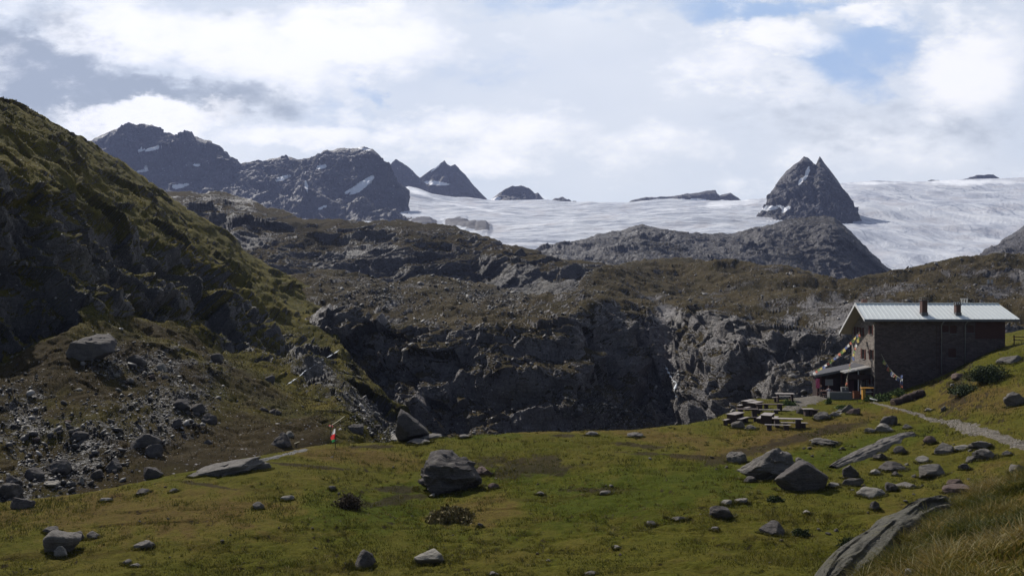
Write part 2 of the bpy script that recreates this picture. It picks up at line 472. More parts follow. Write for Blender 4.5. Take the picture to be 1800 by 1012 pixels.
BS = [(640, 330), (668, 300), (682, 292), (690, 284), (697, 281), (708, 286), (722, 295), (738, 313), (752, 303), (766, 293), (776, 285), (781, 281), (786, 288), (792, 291),
      (800, 288), (808, 297), (818, 308), (836, 330), (848, 342), (858, 353), (866, 349), (885, 333), (900, 327), (915, 327), (930, 331), (940, 341),
      (946, 338), (955, 350), (966, 354), (975, 348), (990, 347), (1003, 356), (1040, 362), (1092, 362), (1110, 352), (1132, 347), (1180, 346), (1205, 341), (1232, 338), (1258, 333), (1263, 345),
      (1284, 338), (1305, 353), (1330, 366), (1500, 360), (1622, 322), (1632, 317), (1655, 317), (1666, 322), (1698, 314), (1720, 308), (1745, 307), (1760, 315), (1900, 330), (2300, 330)]
BC = {640: [(420, 2850), (385, 2960), (300, 3060)], 2300: [(420, 2850), (385, 2960), (300, 3060)]}
pxs = px_cols(640, 1860, 1.6, 640, 2300)
P, cr = surface(pxs, BC, BS, (6, 60), smooth_px=3, jag=2.0)
q = P.reshape(-1, 3)
bl, _, _ = blocks(q / 120, 8, 1.0, 0.5); bl2, _, _ = blocks(q / 40, 9, 1.0, 0.5)
P = displace(P, cr, (bl * 22 + bl2 * 7 + fbm(q / 90, 7, 0.55, True) * 18 + blocks(q / 14, 62, 1.0, .6)[0] * 3.0) * crest_fade(P, cr, 14, 0.08))
snow = patch_mask(P, [(765, 322, 22, 4, -5), (870, 351, 12, 4, 20), (1100, 360, 14, 3, 10), (1190, 352, 50, 3, 0), (765, 296, 12, 1.6, 40)], 0.4)
sheet('mountain', P, M_FAR, {'snow': snow, 'grass': snow * 0, 'talus': snow * 0})

TS = [(1200, 520), (1310, 470), (1322, 410), (1334, 378), (1344, 363), (1352, 346), (1358, 333), (1371, 314), (1382, 301), (1396, 290), (1406, 283), (1413, 275), (1419, 277), (1427, 284), (1434, 293), (1438, 281), (1441, 275), (1445, 281), (1450, 288),
      (1458, 297), (1470, 314), (1480, 330), (1491, 342), (1496, 350), (1501, 364), (1507, 385), (1515, 420), (1530, 480), (1600, 520)]
TC = {1200: [(520, 1350), (470, 1600), (440, 1780)], 1330: [(480, 1300), (410, 1690), (360, 1850)], 1420: [(480, 1250), (415, 1640), (280, 1850)],
      1500: [(480, 1250), (415, 1620), (350, 1780)], 1600: [(540, 1350), (500, 1500), (480, 1700)]}
pxs = px_cols(1200, 1600, 1.0, 1200, 1600)
P, cr = surface(pxs, TC, TS, (16, 130), smooth_px=30, back=(1.04, -0.06), jag=1.6)
q = P.reshape(-1, 3)
bl, _, _ = blocks(q * [1, 1, .6] / 75, 11, 1.2, 0.5); bl2, _, _ = blocks(q / 28, 12, 1.0, 0.5)
P = displace(P, cr, (bl * 9 + bl2 * 6 + fbm(q * [1, 1, .4] / 60, 8, 0.62, True) * 15 + blocks(q * [1, 1, .5] / 12, 63, 1.1, .6)[0] * 3.5) * crest_fade(P, cr, 26, 0.03))
snow = patch_mask(P, [(1419, 303, 3.5, 13, -18), (1408, 318, 3, 8, -30), (1352, 366, 22, 4, 8), (1382, 368, 9, 3, 35)], 0.35)
sheet('mountain', P, M_FAR, {'snow': snow, 'grass': snow * 0, 'talus': snow * 0})

# glacier
def glacier_mat():
    m, t, b = new_mat('glacier ice')
    p = t.node('ShaderNodeTexCoord').outputs['Object']
    n = t.noise(p, 0.012, 7, 0.6)
    mp = t.node('ShaderNodeMapping', ins={'Vector': p, 'Rotation': (0, 0, math.radians(12)), 'Scale': (0.35, 1.5, 1.5)})
    n2 = t.noise(mp.outputs[0], 0.035, 8, 0.68)
    mp2 = t.node('ShaderNodeMapping', ins={'Vector': p, 'Rotation': (0, 0, math.radians(-28)), 'Scale': (1.6, 0.3, 1.0)})
    n3 = t.noise(t.vmath('ADD', mp2.outputs[0], t.vmath('SCALE', t.noise(p, 0.004, 4, out=1), 160.0)), 0.016, 10, 0.62)
    cre = t.voro(t.vmath('ADD', mp2.outputs[0], t.vmath('SCALE', t.noise(p, 0.01, 4, out=1), 60.0)), 0.020, 'DISTANCE_TO_EDGE')
    crev = t.math('MULTIPLY', t.remap(cre, 0.07, 0.0), t.remap(t.noise(p, 0.0045, 4), 0.48, 0.60))
    a = t.attr('right')
    nm = t.node('ShaderNodeMix', data_type='FLOAT'); t.put(nm.inputs[0], a); t.put(nm.inputs[2], n2); t.put(nm.inputs[3], n3)
    c = t.ramp(nm.outputs[0], [(0.33, (0.30, 0.33, 0.40)), (0.45, (0.55, 0.58, 0.64)), (0.60, (0.78, 0.80, 0.83)), (0.75, (0.90, 0.90, 0.90))])
    c = t.mix(t.remap(n, 0.50, 0.68), c, (0.56, 0.55, 0.57))
    c = t.mix(t.math('MULTIPLY', crev, t.math('MULTIPLY', a, 0.75)), c, (0.16, 0.20, 0.28))
    c = t.mix(t.math('ADD', 0.22, t.math('MULTIPLY', a, 0.18)), c, (0.30, 0.31, 0.36))
    c = t.mix(t.remap(t.attr('snow'), 0.3, 0.8), c, (0.88, 0.89, 0.92))
    rk = t.remap(t.math('ADD', t.attr('rock'), t.math('MULTIPLY', t.math('SUBTRACT', n2, .5), 0.7)), 0.45, 0.6)
    c = t.mix(rk, c, (0.11, 0.105, 0.11))
    t.put(b.inputs['Base Color'], c); b.inputs['Roughness'].default_value = 0.75
    b.inputs['Specular IOR Level'].default_value = 0.2
    bn = t.node('ShaderNodeBump', ins={'Height': nm.outputs[0], 'Strength': 0.9, 'Distance': 10.0})
    t.l.new(bn.outputs[0], b.inputs['Normal'])
    return m
GS = [(560, 345), (700, 333), (718, 327), (735, 331), (760, 341), (800, 348), (860, 353), (960, 351), (1000, 356), (1100, 361), (1180, 352), (1310, 353), (1360, 345), (1420, 335), (1482, 322),
      (1540, 318), (1600, 321), (1700, 316), (1760, 314), (1800, 312), (2300, 290)]
GC = {560: [(560, 900), (440, 1350), (380, 2000), (340, 2900)], 1000: [(540, 900), (440, 1350), (385, 2000), (355, 2900)],
      1350: [(560, 900), (450, 1300), (385, 1900), (350, 2900)], 1500: [(560, 900), (470, 1200), (390, 1650), (320, 2500)], 2300: [(560, 900), (470, 1200), (380, 1650), (290, 2500)]}
pxs = px_cols(680, 1860, 1.6, 560, 2300)
P, cr = surface(pxs, GC, GS, (16, 90, 90), smooth_px=60)
q = P.reshape(-1, 3); u, v = proj(P)
right = np.clip((u - 1400) / 90, 0, 1)
qa = q * [0.35, 1.4, 1.0]; c_, s_ = math.cos(0.5), math.sin(0.5)
qb = np.stack([(q[:, 0] * c_ + q[:, 1] * s_) * 1.5, (-q[:, 0] * s_ + q[:, 1] * c_) * 0.35, q[:, 2]], 1)
da = fbm(qa / 170, 6, 0.55, True); db = fbm(qb / 150, 6, 0.55, True)
d = (da * (1 - right.ravel()) * 15 + db * right.ravel() * 7 + fbm(q / 420, 4) * 30)
rock = patch_mask(P, [(815, 398, 36, 9, -14), (845, 405, 14, 8, 0), (745, 392, 30, 4, 0)], 0.6)
d += rock.ravel() * 10
P = displace(P, cr, d * crest_fade(P, cr, 40, 0.1))
snow = patch_mask(P, [(1300, 356, 90, 5, 6), (1260, 364, 60, 2, 0), (1380, 370, 30, 4, 20), (1550, 322, 90, 4, 0), (1700, 320, 110, 5, 0), (740, 340, 30, 5, -20), (830, 365, 60, 3, -10)], 0.8, 1.6)
sheet('glacier', P, glacier_mat(), {'snow': snow * 0.8, 'rock': rock, 'right': right})

# dark domes below the glacier
M_DOME = terrain_mat('dome rock', 12.0, rock=((0.022, 0.020, 0.021), (0.105, 0.095, 0.098)), grass=((0.03, 0.03, 0.014), (0.07, 0.055, 0.03)), strata=0.35, stones=0.25, bump=1.1, lichen=0.2)
DS = [(700, 520), (820, 480), (905, 452), (940, 442), (965, 434), (990, 430), (1020, 424), (1050, 413), (1090, 404), (1110, 400), (1130, 396), (1160, 402), (1200, 408), (1240, 412), (1285, 412), (1310, 406), (1345, 398), (1380, 389),
      (1420, 383), (1450, 380), (1466, 383), (1480, 395), (1495, 408), (1515, 428), (1535, 448), (1557, 470), (1600, 500), (1655, 500), (1700, 462), (1730, 446), (1760, 424), (1800, 400), (1900, 350), (2300, 250)]
DC = {700: [(620, 600), (580, 700), (540, 900)], 950: [(580, 600), (500, 750), (440, 1000)], 1130: [(580, 600), (480, 760), (400, 1050)], 1250: [(580, 600), (470, 800), (410, 1000)],
      1420: [(600, 700), (480, 850), (385, 960)], 1560: [(640, 700), (540, 820), (470, 900)], 1640: [(640, 560), (560, 700), (500, 950)], 1800: [(600, 600), (480, 760), (400, 1100)], 2300: [(600, 600), (400, 800), (250, 1100)]}
pxs = px_cols(880, 1860, 1.5, 700, 2300)
P, cr = surface(pxs, DC, DS, (14, 150), smooth_px=40, jag=3.5)
q = P.reshape(-1, 3)
bl, _, _ = blocks(q / 70 + fbm(q / 50, 3)[:, None] * 0.4, 21, 1.0, 0.5); bl2, _, _ = blocks(q / 18, 22, 1.0, 0.6)
P = displace(P, cr, (bl * 7 + bl2 * 2.4 + fbm(q / 60, 8, 0.6, True) * 11) * crest_fade(P, cr, 40, 0.2))
tal = patch_mask(P, [(1260, 440, 60, 22, 0), (1130, 410, 70, 12, 0), (1010, 440, 60, 10, 15)], 0.7)
gr = up_grass(P, 0.80, 0.5, 60) * 0.5
sheet('hills', P, M_DOME, {'snow': gr * 0, 'grass': gr, 'talus': tal * .8})

# dark ridge behind the valley step
M_RIDGE = terrain_mat('ridge rock', 6.0, rock=((0.026, 0.023, 0.023), (0.11, 0.098, 0.098)), grass=((0.026, 0.022, 0.008), (0.070, 0.050, 0.018)), strata=0.5, stones=0.25, bump=1.1, lichen=0.25)
RS = [(-500, 300), (200, 330), (290, 338), (320, 335), (355, 340), (385, 336), (410, 345), (440, 352), (470, 366), (500, 372), (530, 384), (560, 388), (600, 386), (640, 390), (700, 389), (740, 393), (775, 395), (800, 399),
      (830, 410), (850, 416), (868, 420), (880, 430), (910, 434), (940, 441), (965, 452), (1000, 460), (1030, 462), (1060, 468), (1120, 490), (1300, 540), (2300, 560)]
RC = {-500: [(640, 300), (540, 350), (440, 450), (320, 640)], 400: [(640, 300), (520, 360), (420, 480), (340, 620)], 520: [(620, 300), (520, 400), (450, 450), (384, 560)],
      700: [(620, 300), (520, 420), (440, 460), (390, 540)], 850: [(620, 300), (530, 420), (460, 455), (415, 520)], 1000: [(620, 300), (540, 330), (500, 370), (458, 460)],
      1120: [(620, 300), (560, 330), (530, 360), (495, 430)], 2300: [(640, 300), (600, 330), (580, 360), (560, 400)]}
pxs = px_cols(260, 1130, 1.5, -500, 2300, 30)
P, cr = surface(pxs, RC, RS, (14, 110, 90), smooth_px=50, jag=4.0)
q = P.reshape(-1, 3)
qd = q @ np.array([[0.94, 0, -0.34], [0, 1, 0], [0.34, 0, 0.94]])
bl, _, _ = blocks(qd * [0.6, 1, 1.8] / 40 + fbm(q / 30, 3)[:, None] * 0.35, 31, 1.0, 0.6); bl2, _, _ = blocks(qd * [0.6, 1, 1.6] / 11, 32, 1.0, 0.6)
P = displace(P, cr, (bl * 4.5 + bl2 * 1.5 + fbm(qd * [.45, 1, 1.7] / 42, 8, 0.58, True) * 8) * crest_fade(P, cr, 60, 0.2))
gr = up_grass(P, 0.74, 0.5, 35) * 0.85
tal = patch_mask(P, [(620, 440, 90, 25, 0), (500, 420, 60, 18, -10), (700, 405, 80, 6, 0)], 0.8) * 0.6
sheet('ridge', P, M_RIDGE, {'snow': gr * 0, 'grass': gr, 'talus': tal})

# the valley step: cliffs, slabs and the moor above them, running up to the right behind the hut
M_MID = terrain_mat('step rock', 2.6, rock=((0.062, 0.055, 0.055), (0.200, 0.180, 0.175)), grass=((0.030, 0.026, 0.011), (0.082, 0.062, 0.030)), strata=0.35, stones=0.9, bump=0.9, lichen=0.2)
MS = [(-500, 500), (480, 486), (560, 486), (590, 490), (640, 499), (680, 509), (705, 510), (725, 500), (745, 492), (780, 488), (810, 493), (850, 499), (890, 508), (930, 517), (965, 521), (990, 520), (1010, 510), (1030, 485),
      (1050, 474), (1080, 466), (1115, 460), (1150, 456), (1200, 454), (1240, 458), (1290, 462), (1330, 466), (1380, 469), (1420, 476), (1450, 486), (1472, 499), (1500, 494),
      (1540, 487), (1560, 482), (1600, 474), (1640, 463), (1680, 458), (1720, 453), (1760, 449), (1800, 445), (2300, 400)]
MC = {-500: [(860, 150), (810, 170), (640, 190), (560, 240), (500, 300)], 500: [(860, 150), (810, 175), (600, 190), (535, 230), (487, 300)],
      600: [(860, 150), (815, 168), (548, 190), (522, 230), (491, 300)], 700: [(860, 150), (815, 162), (580, 185), (548, 220), (509, 290)],
      780: [(860, 145), (812, 158), (575, 180), (545, 220), (489, 300)], 900: [(860, 140), (805, 153), (570, 180), (545, 212), (513, 290)],
      1000: [(860, 140), (800, 152), (555, 180), (535, 210), (520, 260)], 1060: [(860, 140), (800, 158), (550, 200), (520, 240), (472, 330)],
      1130: [(860, 150), (800, 168), (560, 215), (520, 260), (459, 360)], 1200: [(850, 145), (795, 165), (560, 210), (515, 270), (455, 370)],
      1300: [(840, 135), (770, 148), (565, 185), (520, 270), (462, 370)], 1400: [(830, 130), (760, 138), (595, 165), (530, 250), (475, 350)],
      1475: [(830, 125), (755, 133), (600, 165), (545, 220), (498, 300)], 1600: [(830, 122), (750, 130), (600, 160), (540, 220), (474, 320)],
      1800: [(830, 122), (750, 130), (600, 160), (540, 230), (445, 330)], 2300: [(830, 122), (750, 130), (600, 160), (500, 230), (400, 330)]}
pxs = px_cols(540, 1860, 1.4, -500, 2300, 30)
P, cr = surface(pxs, MC, MS, (12, 190, 70, 110), smooth_px=50, rsm=15, jag=4.0)
q = P.reshape(-1, 3); u, v = proj(P)
rowt = np.repeat(np.arange(P.shape[0])[:, None], P.shape[1], 1)
cliff = np.clip(np.minimum((rowt - 6) / 20, (228 - rowt) / 45), 0, 1)
dome_f1, dome_f2, _, dr = cells(q / [19, 19, 15] + fbm(q / 16, 3)[:, None] * 0.35, 41)
dome2, dome2b, _, _ = cells(q / [6.5, 6.5, 5.5] + fbm(q / 6, 3)[:, None] * 0.3, 43)
bl, _, _ = blocks(q / 13 + fbm(q / 10, 2)[:, None] * 0.25, 42, 1.0, 0.6)
bl2, _, _ = blocks(q / 3.2, 44, 1.0, 0.6)
fb = fbm(q / 14, 7, 0.52, True)
ledge = np.abs(((q[:, 2] + fbm(q / 22, 3) * 7) / 7.5) % 1 - .5) * 2
d_c = (0.8 - dome_f1) * 6.0 + (dr[:, 0] - .5) * 4.5 + (0.7 - dome2) * 2.6 + bl * 1.8 + bl2 * 0.9 + fb * 1.6 - ledge * 1.9 + fbm(q / 4.5, 6, .62, True) * 0.8
d_p = fbm(q / 30, 7, 0.50) * 7.0 + bl2 * 0.35 + (0.6 - dome2) * 1.0 + fb * 1.1 + bl * 0.6
gul = np.exp(-((u - (1164 + (v - 560) * 0.16 + 9 * np.sin(v / 17.0) + 6 * np.sin(v / 7.0))) / 22) ** 2) * np.clip((v - 500) / 70, 0, 1)
gul2 = np.exp(-((u - (1352 + (v - 560) * 0.05)) / 10) ** 2) * np.clip((v - 520) / 60, 0, 1) * 0.6
cf = cliff.ravel()
d = d_c * cf + d_p * (1 - cf) - (gul * 2.2).ravel()
P = displace(P, cr, d * crest_fade(P, cr, 30, 0.25))
gr = up_grass(P, 0.55, 0.6, 9, 2)
gr *= 1 - 0.5 * np.clip(fbm(q / 15, 5, .6, seed=9) * 2.4 - .1, 0, 1).reshape(gr.shape)
gr = np.clip(gr * (0.82 + 0.18 * np.clip((600 - v) / 60, 0, 1) + 0.3 * patch_mask(P, [(950, 620, 90, 60, -40), (1080, 700, 80, 60, 0), (1290, 640, 60, 30, 0)], 0.5)), 0, 1)
gr *= 1 - np.clip(gul, 0, 1)
rockp = patch_mask(P, [(1480, 560, 100, 45, 12), (1770, 480, 60, 12, 0), (1560, 512, 70, 10, 10), (1370, 530, 60, 14, 0), (1230, 560, 60, 14, 0), (1760, 510, 60, 14, 0)], 0.9)
gr *= 1 - 0.5 * rockp
tal = patch_mask(P, [(1060, 730, 90, 40, 0), (860, 520, 90, 20, -12), (1180, 700, 30, 50, 0), (660, 520, 80, 18, -5), (1000, 470, 40, 40, 0)], 0.8) * 0.8
O_MID = sheet('cliffs', P, M_MID, {'snow': gr * 0, 'grass': gr, 'talus': tal})
P_MID = P; T_MID = tal

# ------------------------------------------------------------------ left hillside
M_HILL = terrain_mat('hillside', 1.6, rock=((0.026, 0.023, 0.022), (0.095, 0.086, 0.082)), grass=((0.034, 0.036, 0.005), (0.120, 0.096, 0.014)), strata=0.35, stones=0.5, bump=0.8, lichen=0.3)
HS = [(-500, -180), (-150, 75), (0, 165), (40, 186), (80, 206), (110, 224), (140, 238), (165, 252), (190, 270), (215, 284), (245, 305), (262, 320), (285, 332), (300, 345), (330, 366), (360, 384), (400, 404), (415, 418), (428, 436),
      (445, 449), (480, 470), (505, 480), (540, 492), (570, 508), (592, 520), (600, 542), (596, 565), (606, 590), (612, 612), (630, 640), (655, 672), (690, 708), (730, 742), (770, 770), (830, 800), (900, 830)]
HC = {-500: [(1250, 30), (980, 40), (620, 70), (300, 85), (-180, 130)],
      0: [(1016, 50), (868, 55), (622, 84), (290, 100), (165, 140)],
      100: [(1016, 50), (858, 57), (575, 90), (330, 108), (218, 165)],
      160: [(1016, 50), (852, 58), (535, 98), (400, 116), (250, 190)],
      300: [(996, 52), (832, 60), (552, 116), (430, 145), (345, 240)],
      400: [(960, 56), (812, 64), (600, 128), (490, 165), (405, 265)],
      500: [(931, 60), (785, 70), (655, 125), (565, 165), (478, 275)],
      570: [(905, 64), (772, 74), (690, 110), (610, 165), (508, 275)],
      600: [(890, 67), (775, 77), (700, 105), (625, 160), (542, 250)],
      650: [(850, 66), (790, 80), (740, 95), (705, 120), (672, 150)],
      770: [(880, 70), (835, 84), (810, 95), (790, 110), (770, 125)],
      900: [(900, 74), (880, 90), (860, 100), (845, 110), (830, 120)]}
pxs = px_cols(-60, 800, 1.35, -500, 900)
P, cr = surface(pxs, HC, HS, (16, 220, 120, 110), smooth_px=36, rsm=21, back=(1.2, -0.16), jag=4.0)
q = P.reshape(-1, 3); u, v = proj(P)
# the crags: bands of cliff running down to the right between ramps of grass
rowt = np.repeat(np.arange(P.shape[0])[:, None], P.shape[1], 1)
crag = np.clip(np.minimum((rowt - 225) / 14, (372 - rowt) / 50), 0, 1) * np.clip((600 - u) / 60, 0, 1)
b1, f1, f2 = blocks(q / [11, 16, 13] + fbm(q / 9, 3)[:, None] * 0.35, 51, 1.1, 0.7)
b2, _, _ = blocks(q / 3.6 + fbm(q / 3, 2)[:, None] * 0.2, 52, 1.0, 0.6)
b3, g1, _ = blocks(q / 1.2, 53, 1.0, 0.6)
fb = fbm(q / 12, 7, 0.52, True)
ter = fbm(q * [1, 1, 1.7] / 7, 5, 0.5)
low = np.clip((230 - rowt.ravel()) / 20, 0, 1)
up = 1 - low
d = crag.ravel() * (b1 * 3.8 + b2 * 1.1 + fb * 4.2 + fbm(q / 4, 6, 0.6) * 1.2) + up * (1 - crag.ravel()) * (fb * 1.6 + b1 * 1.6 + b2 * 0.5 + ter * 0.8)
d += low * (fbm(q / 9, 5, .55) * 1.5 + ter * 0.7 + b2 * 0.25 + b3 * 0.16) * np.clip((rowt.ravel() - 14) / 20, 0, 1)
# grassed rib and stream gully to the right of it
ramp = np.exp(-((v - (560 + (u - 340) * 0.62)) / 26) ** 2) * np.clip((u - 300) / 60, 0, 1) * np.clip((600 - u) / 60, 0, 1)
d = d * (1 - 0.6 * ramp.ravel()) + ramp.ravel() * 1.5
P = displace(P, cr, d * crest_fade(P, cr, 30, 0.3))
gr = up_grass(P, 0.44, 0.45, 6, 3)
gr = np.clip(np.maximum(gr, low.reshape(gr.shape) * 0.85), 0, 1)
gr = np.clip(gr + 0.42 * np.clip((rowt - 335) / 40, 0, 1), 0, 1)
darkv = low.reshape(gr.shape) * np.clip((620 - u) / 60, 0, 1) * np.clip(0.75 + fbm(q / 7, 4, .55, seed=4).reshape(gr.shape) * 1.2, 0.15, 1)
darkv *= 1 - 0.8 * np.clip(ramp, 0, 1)
gr = np.clip(np.maximum(gr, ramp * 0.9) - 0.25 * crag, 0, 1)
tal = patch_mask(P, [(300, 720, 95, 55, 40), (150, 800, 110, 60, 50), (40, 860, 90, 40, 30), (560, 650, 60, 26, -40), (640, 715, 95, 24, -42), (250, 640, 90, 30, 0), (50, 740, 60, 60, 0), (690, 750, 60, 14, -35)], 0.9)
gr *= 1 - 0.5 * tal
O_HILL = sheet('hillside', P, M_HILL, {'snow': gr * 0, 'grass': gr, 'talus': tal * 0.5, 'heath': darkv})
P_HILL = P; T_HILL = tal

# ------------------------------------------------------------------ the meadow, as a height function of the plan
GT = {  # px: (depth, height)
 -500: [(0, -1.7), (6, -4.5), (20, -11), (36, -14.5), (55, -15.5), (75, -15.6), (100, -15.6), (140, -15.6)],
 0:    [(0, -1.7), (6, -3.2), (20, -8.2), (36, -12.3), (55, -13.5), (62, -16.0), (80, -20), (140, -30)],
 300:  [(0, -1.7), (6, -3.2), (20, -8.2), (36, -12.2), (60, -13.0), (66, -15.0), (85, -20), (140, -30)],
 450:  [(0, -1.7), (6, -3.2), (20, -8.2), (36, -12.2), (66, -12.7), (72, -14.5), (90, -20), (140, -30)],
 570:  [(0, -1.7), (6, -3.2), (20, -8.2), (36, -12.2), (72, -12.9), (78, -14.5), (95, -22), (140, -34)],
 700:  [(0, -1.7), (6, -3.2), (20, -8.2), (36, -12.3), (58, -13.9), (76, -13.6), (86, -17), (140, -38)],
 800:  [(0, -1.7), (6, -3.2), (20, -8.2), (36, -12.3), (58, -13.9), (77, -13.1), (88, -17), (140, -40)],
 900:  [(0, -1.7), (6, -3.2), (20, -8.2), (36, -12.3), (58, -13.5), (79, -12.9), (90, -17), (140, -42)],
 1050: [(0, -1.7), (6, -3.2), (20, -8.2), (36, -12.2), (58, -13.1), (80, -13.1), (92, -17), (140, -42)],
 1200: [(0, -1.7), (6, -3.2), (20, -8.2), (36, -12.15), (58, -12.8), (86, -13.2), (98, -17), (140, -38)],
 1300: [(0, -1.7), (6, -3.2), (20, -8.2), (36, -12.1), (58, -12.6), (80, -13.1), (96, -13.2), (110, -18)],
 1370: [(0, -1.7), (6, -3.2), (20, -8.2), (36, -12.1), (58, -12.4), (80, -13.1), (103, -13.1), (118, -19)],
 1450: [(0, -1.7), (6, -3.2), (20, -8.2), (36, -12.1), (58, -12.3), (80, -13.1), (109, -13.1), (124, -19)],
 1540: [(0, -1.7), (6, -3.2), (20, -8.2), (38, -11.9), (58, -12.3), (80, -12.8), (99, -13.0), (124, -13.6)],
 1600: [(0, -1.7), (6, -3.2), (20, -8.2), (38, -11.8), (58, -12.2), (80, -12.5), (98, -11.7), (124, -13)],
 1650: [(0, -1.7), (6, -3.2), (20, -8.0), (38, -11.6), (62, -12.2), (82, -12.4), (97, -10.2), (124, -12)],
 1700: [(0, -1.7), (6, -3.2), (20, -8.0), (38, -11.4), (58, -11.8), (76, -11.2), (96, -8.2), (124, -10)],
 1750: [(0, -1.7), (6, -3.2), (20, -8.0), (38, -11.2), (58, -11.4), (76, -10.2), (96, -6.9), (124, -8)],
 1800: [(0, -1.7), (6, -3.2), (20, -8.0), (38, -11.0), (58, -11.0), (76, -9.4), (96, -6.1), (124, -7)],
 1950: [(0, -1.7), (6, -3.2), (20, -7.0), (38, -9.6), (58, -9.4), (76, -7.4), (96, -4.6), (124, -5)],
 2300: [(0, -1.7), (6, -3.2), (20, -5.0), (38, -5.6), (58, -4.4), (76, -2.4), (96, 0.4), (124, 1)]}
_gk = sorted(GT)
_lat_y = np.concatenate([np.arange(0, 30, 1.0), np.arange(30, 150, 1.5)])
_tab = np.array([smooth1(np.interp(_lat_y, [a for a, _ in GT[k]], [b for _, b in GT[k]]), 5) for k in _gk])
_lat_p = np.arange(-600, 2400, 15.0)
_tab = np.array([np.interp(_lat_p, _gk, _tab[:, j]) for j in range(len(_lat_y))])      # (depth, px)
_tab = smooth1(_tab, 7, axis=1)

# knoll under the photographer's feet
KT_px = [-500, 0, 600, 900, 1200, 1400, 1470, 1520, 1560, 1600, 1650, 1720, 1800, 1950, 2300]
KT_Y = [4, 4, 4, 5, 7, 9.6, 11, 11.9, 12.5, 13.2, 14, 14.5, 15, 15.5, 16]
KT_py = [1500, 1450, 1400, 1300, 1160, 1052, 1012, 982, 955, 927, 896, 869, 842, 770, 640]
PATHS = {'main': [(1540, 709), (1575, 718), (1610, 727), (1640, 737), (1680, 745), (1720, 752), (1760, 768), (1800, 783), (1860, 805)]}

def base_height(X, Y):
    X = np.asarray(X, float); Y = np.asarray(Y, float)
    Yc = np.clip(Y, 0.05, 148); p = np.clip(CX + F * X / np.maximum(Yc, 0.5), -590, 2380)
    fy = np.interp(Yc, _lat_y, np.arange(len(_lat_y))); fp = (p - _lat_p[0]) / 15.0
    iy = np.clip(fy.astype(int), 0, len(_lat_y) - 2); ip = np.clip(fp.astype(int), 0, len(_lat_p) - 2)
    ty, tp = fy - iy, fp - ip
    z = (_tab[iy, ip] * (1 - ty) + _tab[iy + 1, ip] * ty) * (1 - tp) + (_tab[iy, ip + 1] * (1 - ty) + _tab[iy + 1, ip + 1] * ty) * tp
    kc = np.interp(p, KT_px, KT_Y); kp = np.interp(p, KT_px, KT_py); kz = (CY - kp) / F * kc
    zk = np.where(Yc < kc, -1.7 + (kz + 1.7) * (Yc / kc), kz - (Yc - kc) * 0.9)
    w = np.clip((zk - z) / 0.8 * 0.5 + 0.5, 0, 1)
    return z * (1 - w) + zk * w + 0.2 * w * (1 - w), w

def hum(X, Y):
    q = np.stack([X, Y, X * 0], 1)
    far = np.clip((Y - 18) / 12, 0, 1)
    h = fbm(q / 9, 3) * 0.30 + fbm(q / 2.6, 4, seed=2) * 0.17 + fbm(q / 0.8, 3, seed=3) * 0.05
    dips = fbm(q * [1, 1.5, 1] / 4.2, 5, 0.6, True, seed=4)
    h -= np.clip(dips - 0.34, 0, 1) * 0.45                     # small eroded steps in the turf
    near = fbm(q / 1.6, 4, seed=6) * 0.12 + fbm(q / 0.4, 3, seed=7) * 0.03
    return h * far + near * (1 - far)

def ground_z(X, Y):
    X = np.atleast_1d(np.asarray(X, float)); Y = np.atleast_1d(np.asarray(Y, float))
    z, w = base_height(X, Y)
    return z + hum(X, Y) * flat_factor(X, Y)

def flat_factor(X, Y):
    """calmer ground on the terrace by the hut"""
    a = ((X - 39.0) / 6.0) ** 2 + ((Y - 103.0) / 6.5) ** 2
    return np.clip((a - 0.9) / 0.6, 0.15, 1)

def unproject(px, py, lo=20, hi=125):
    """first point of the meadow seen along a pixel"""
    ys = np.arange(lo, hi, 0.1); xs = (px - CX) / F * ys; zs = (CY - py) / F * ys
    g = base_height(xs, ys)[0] + hum(xs, ys) * flat_factor(xs, ys)
    k = np.argmax(g >= zs)
    if not (g >= zs).any(): k = int(np.argmin(zs - g))
    return xs[k], ys[k], g[k]

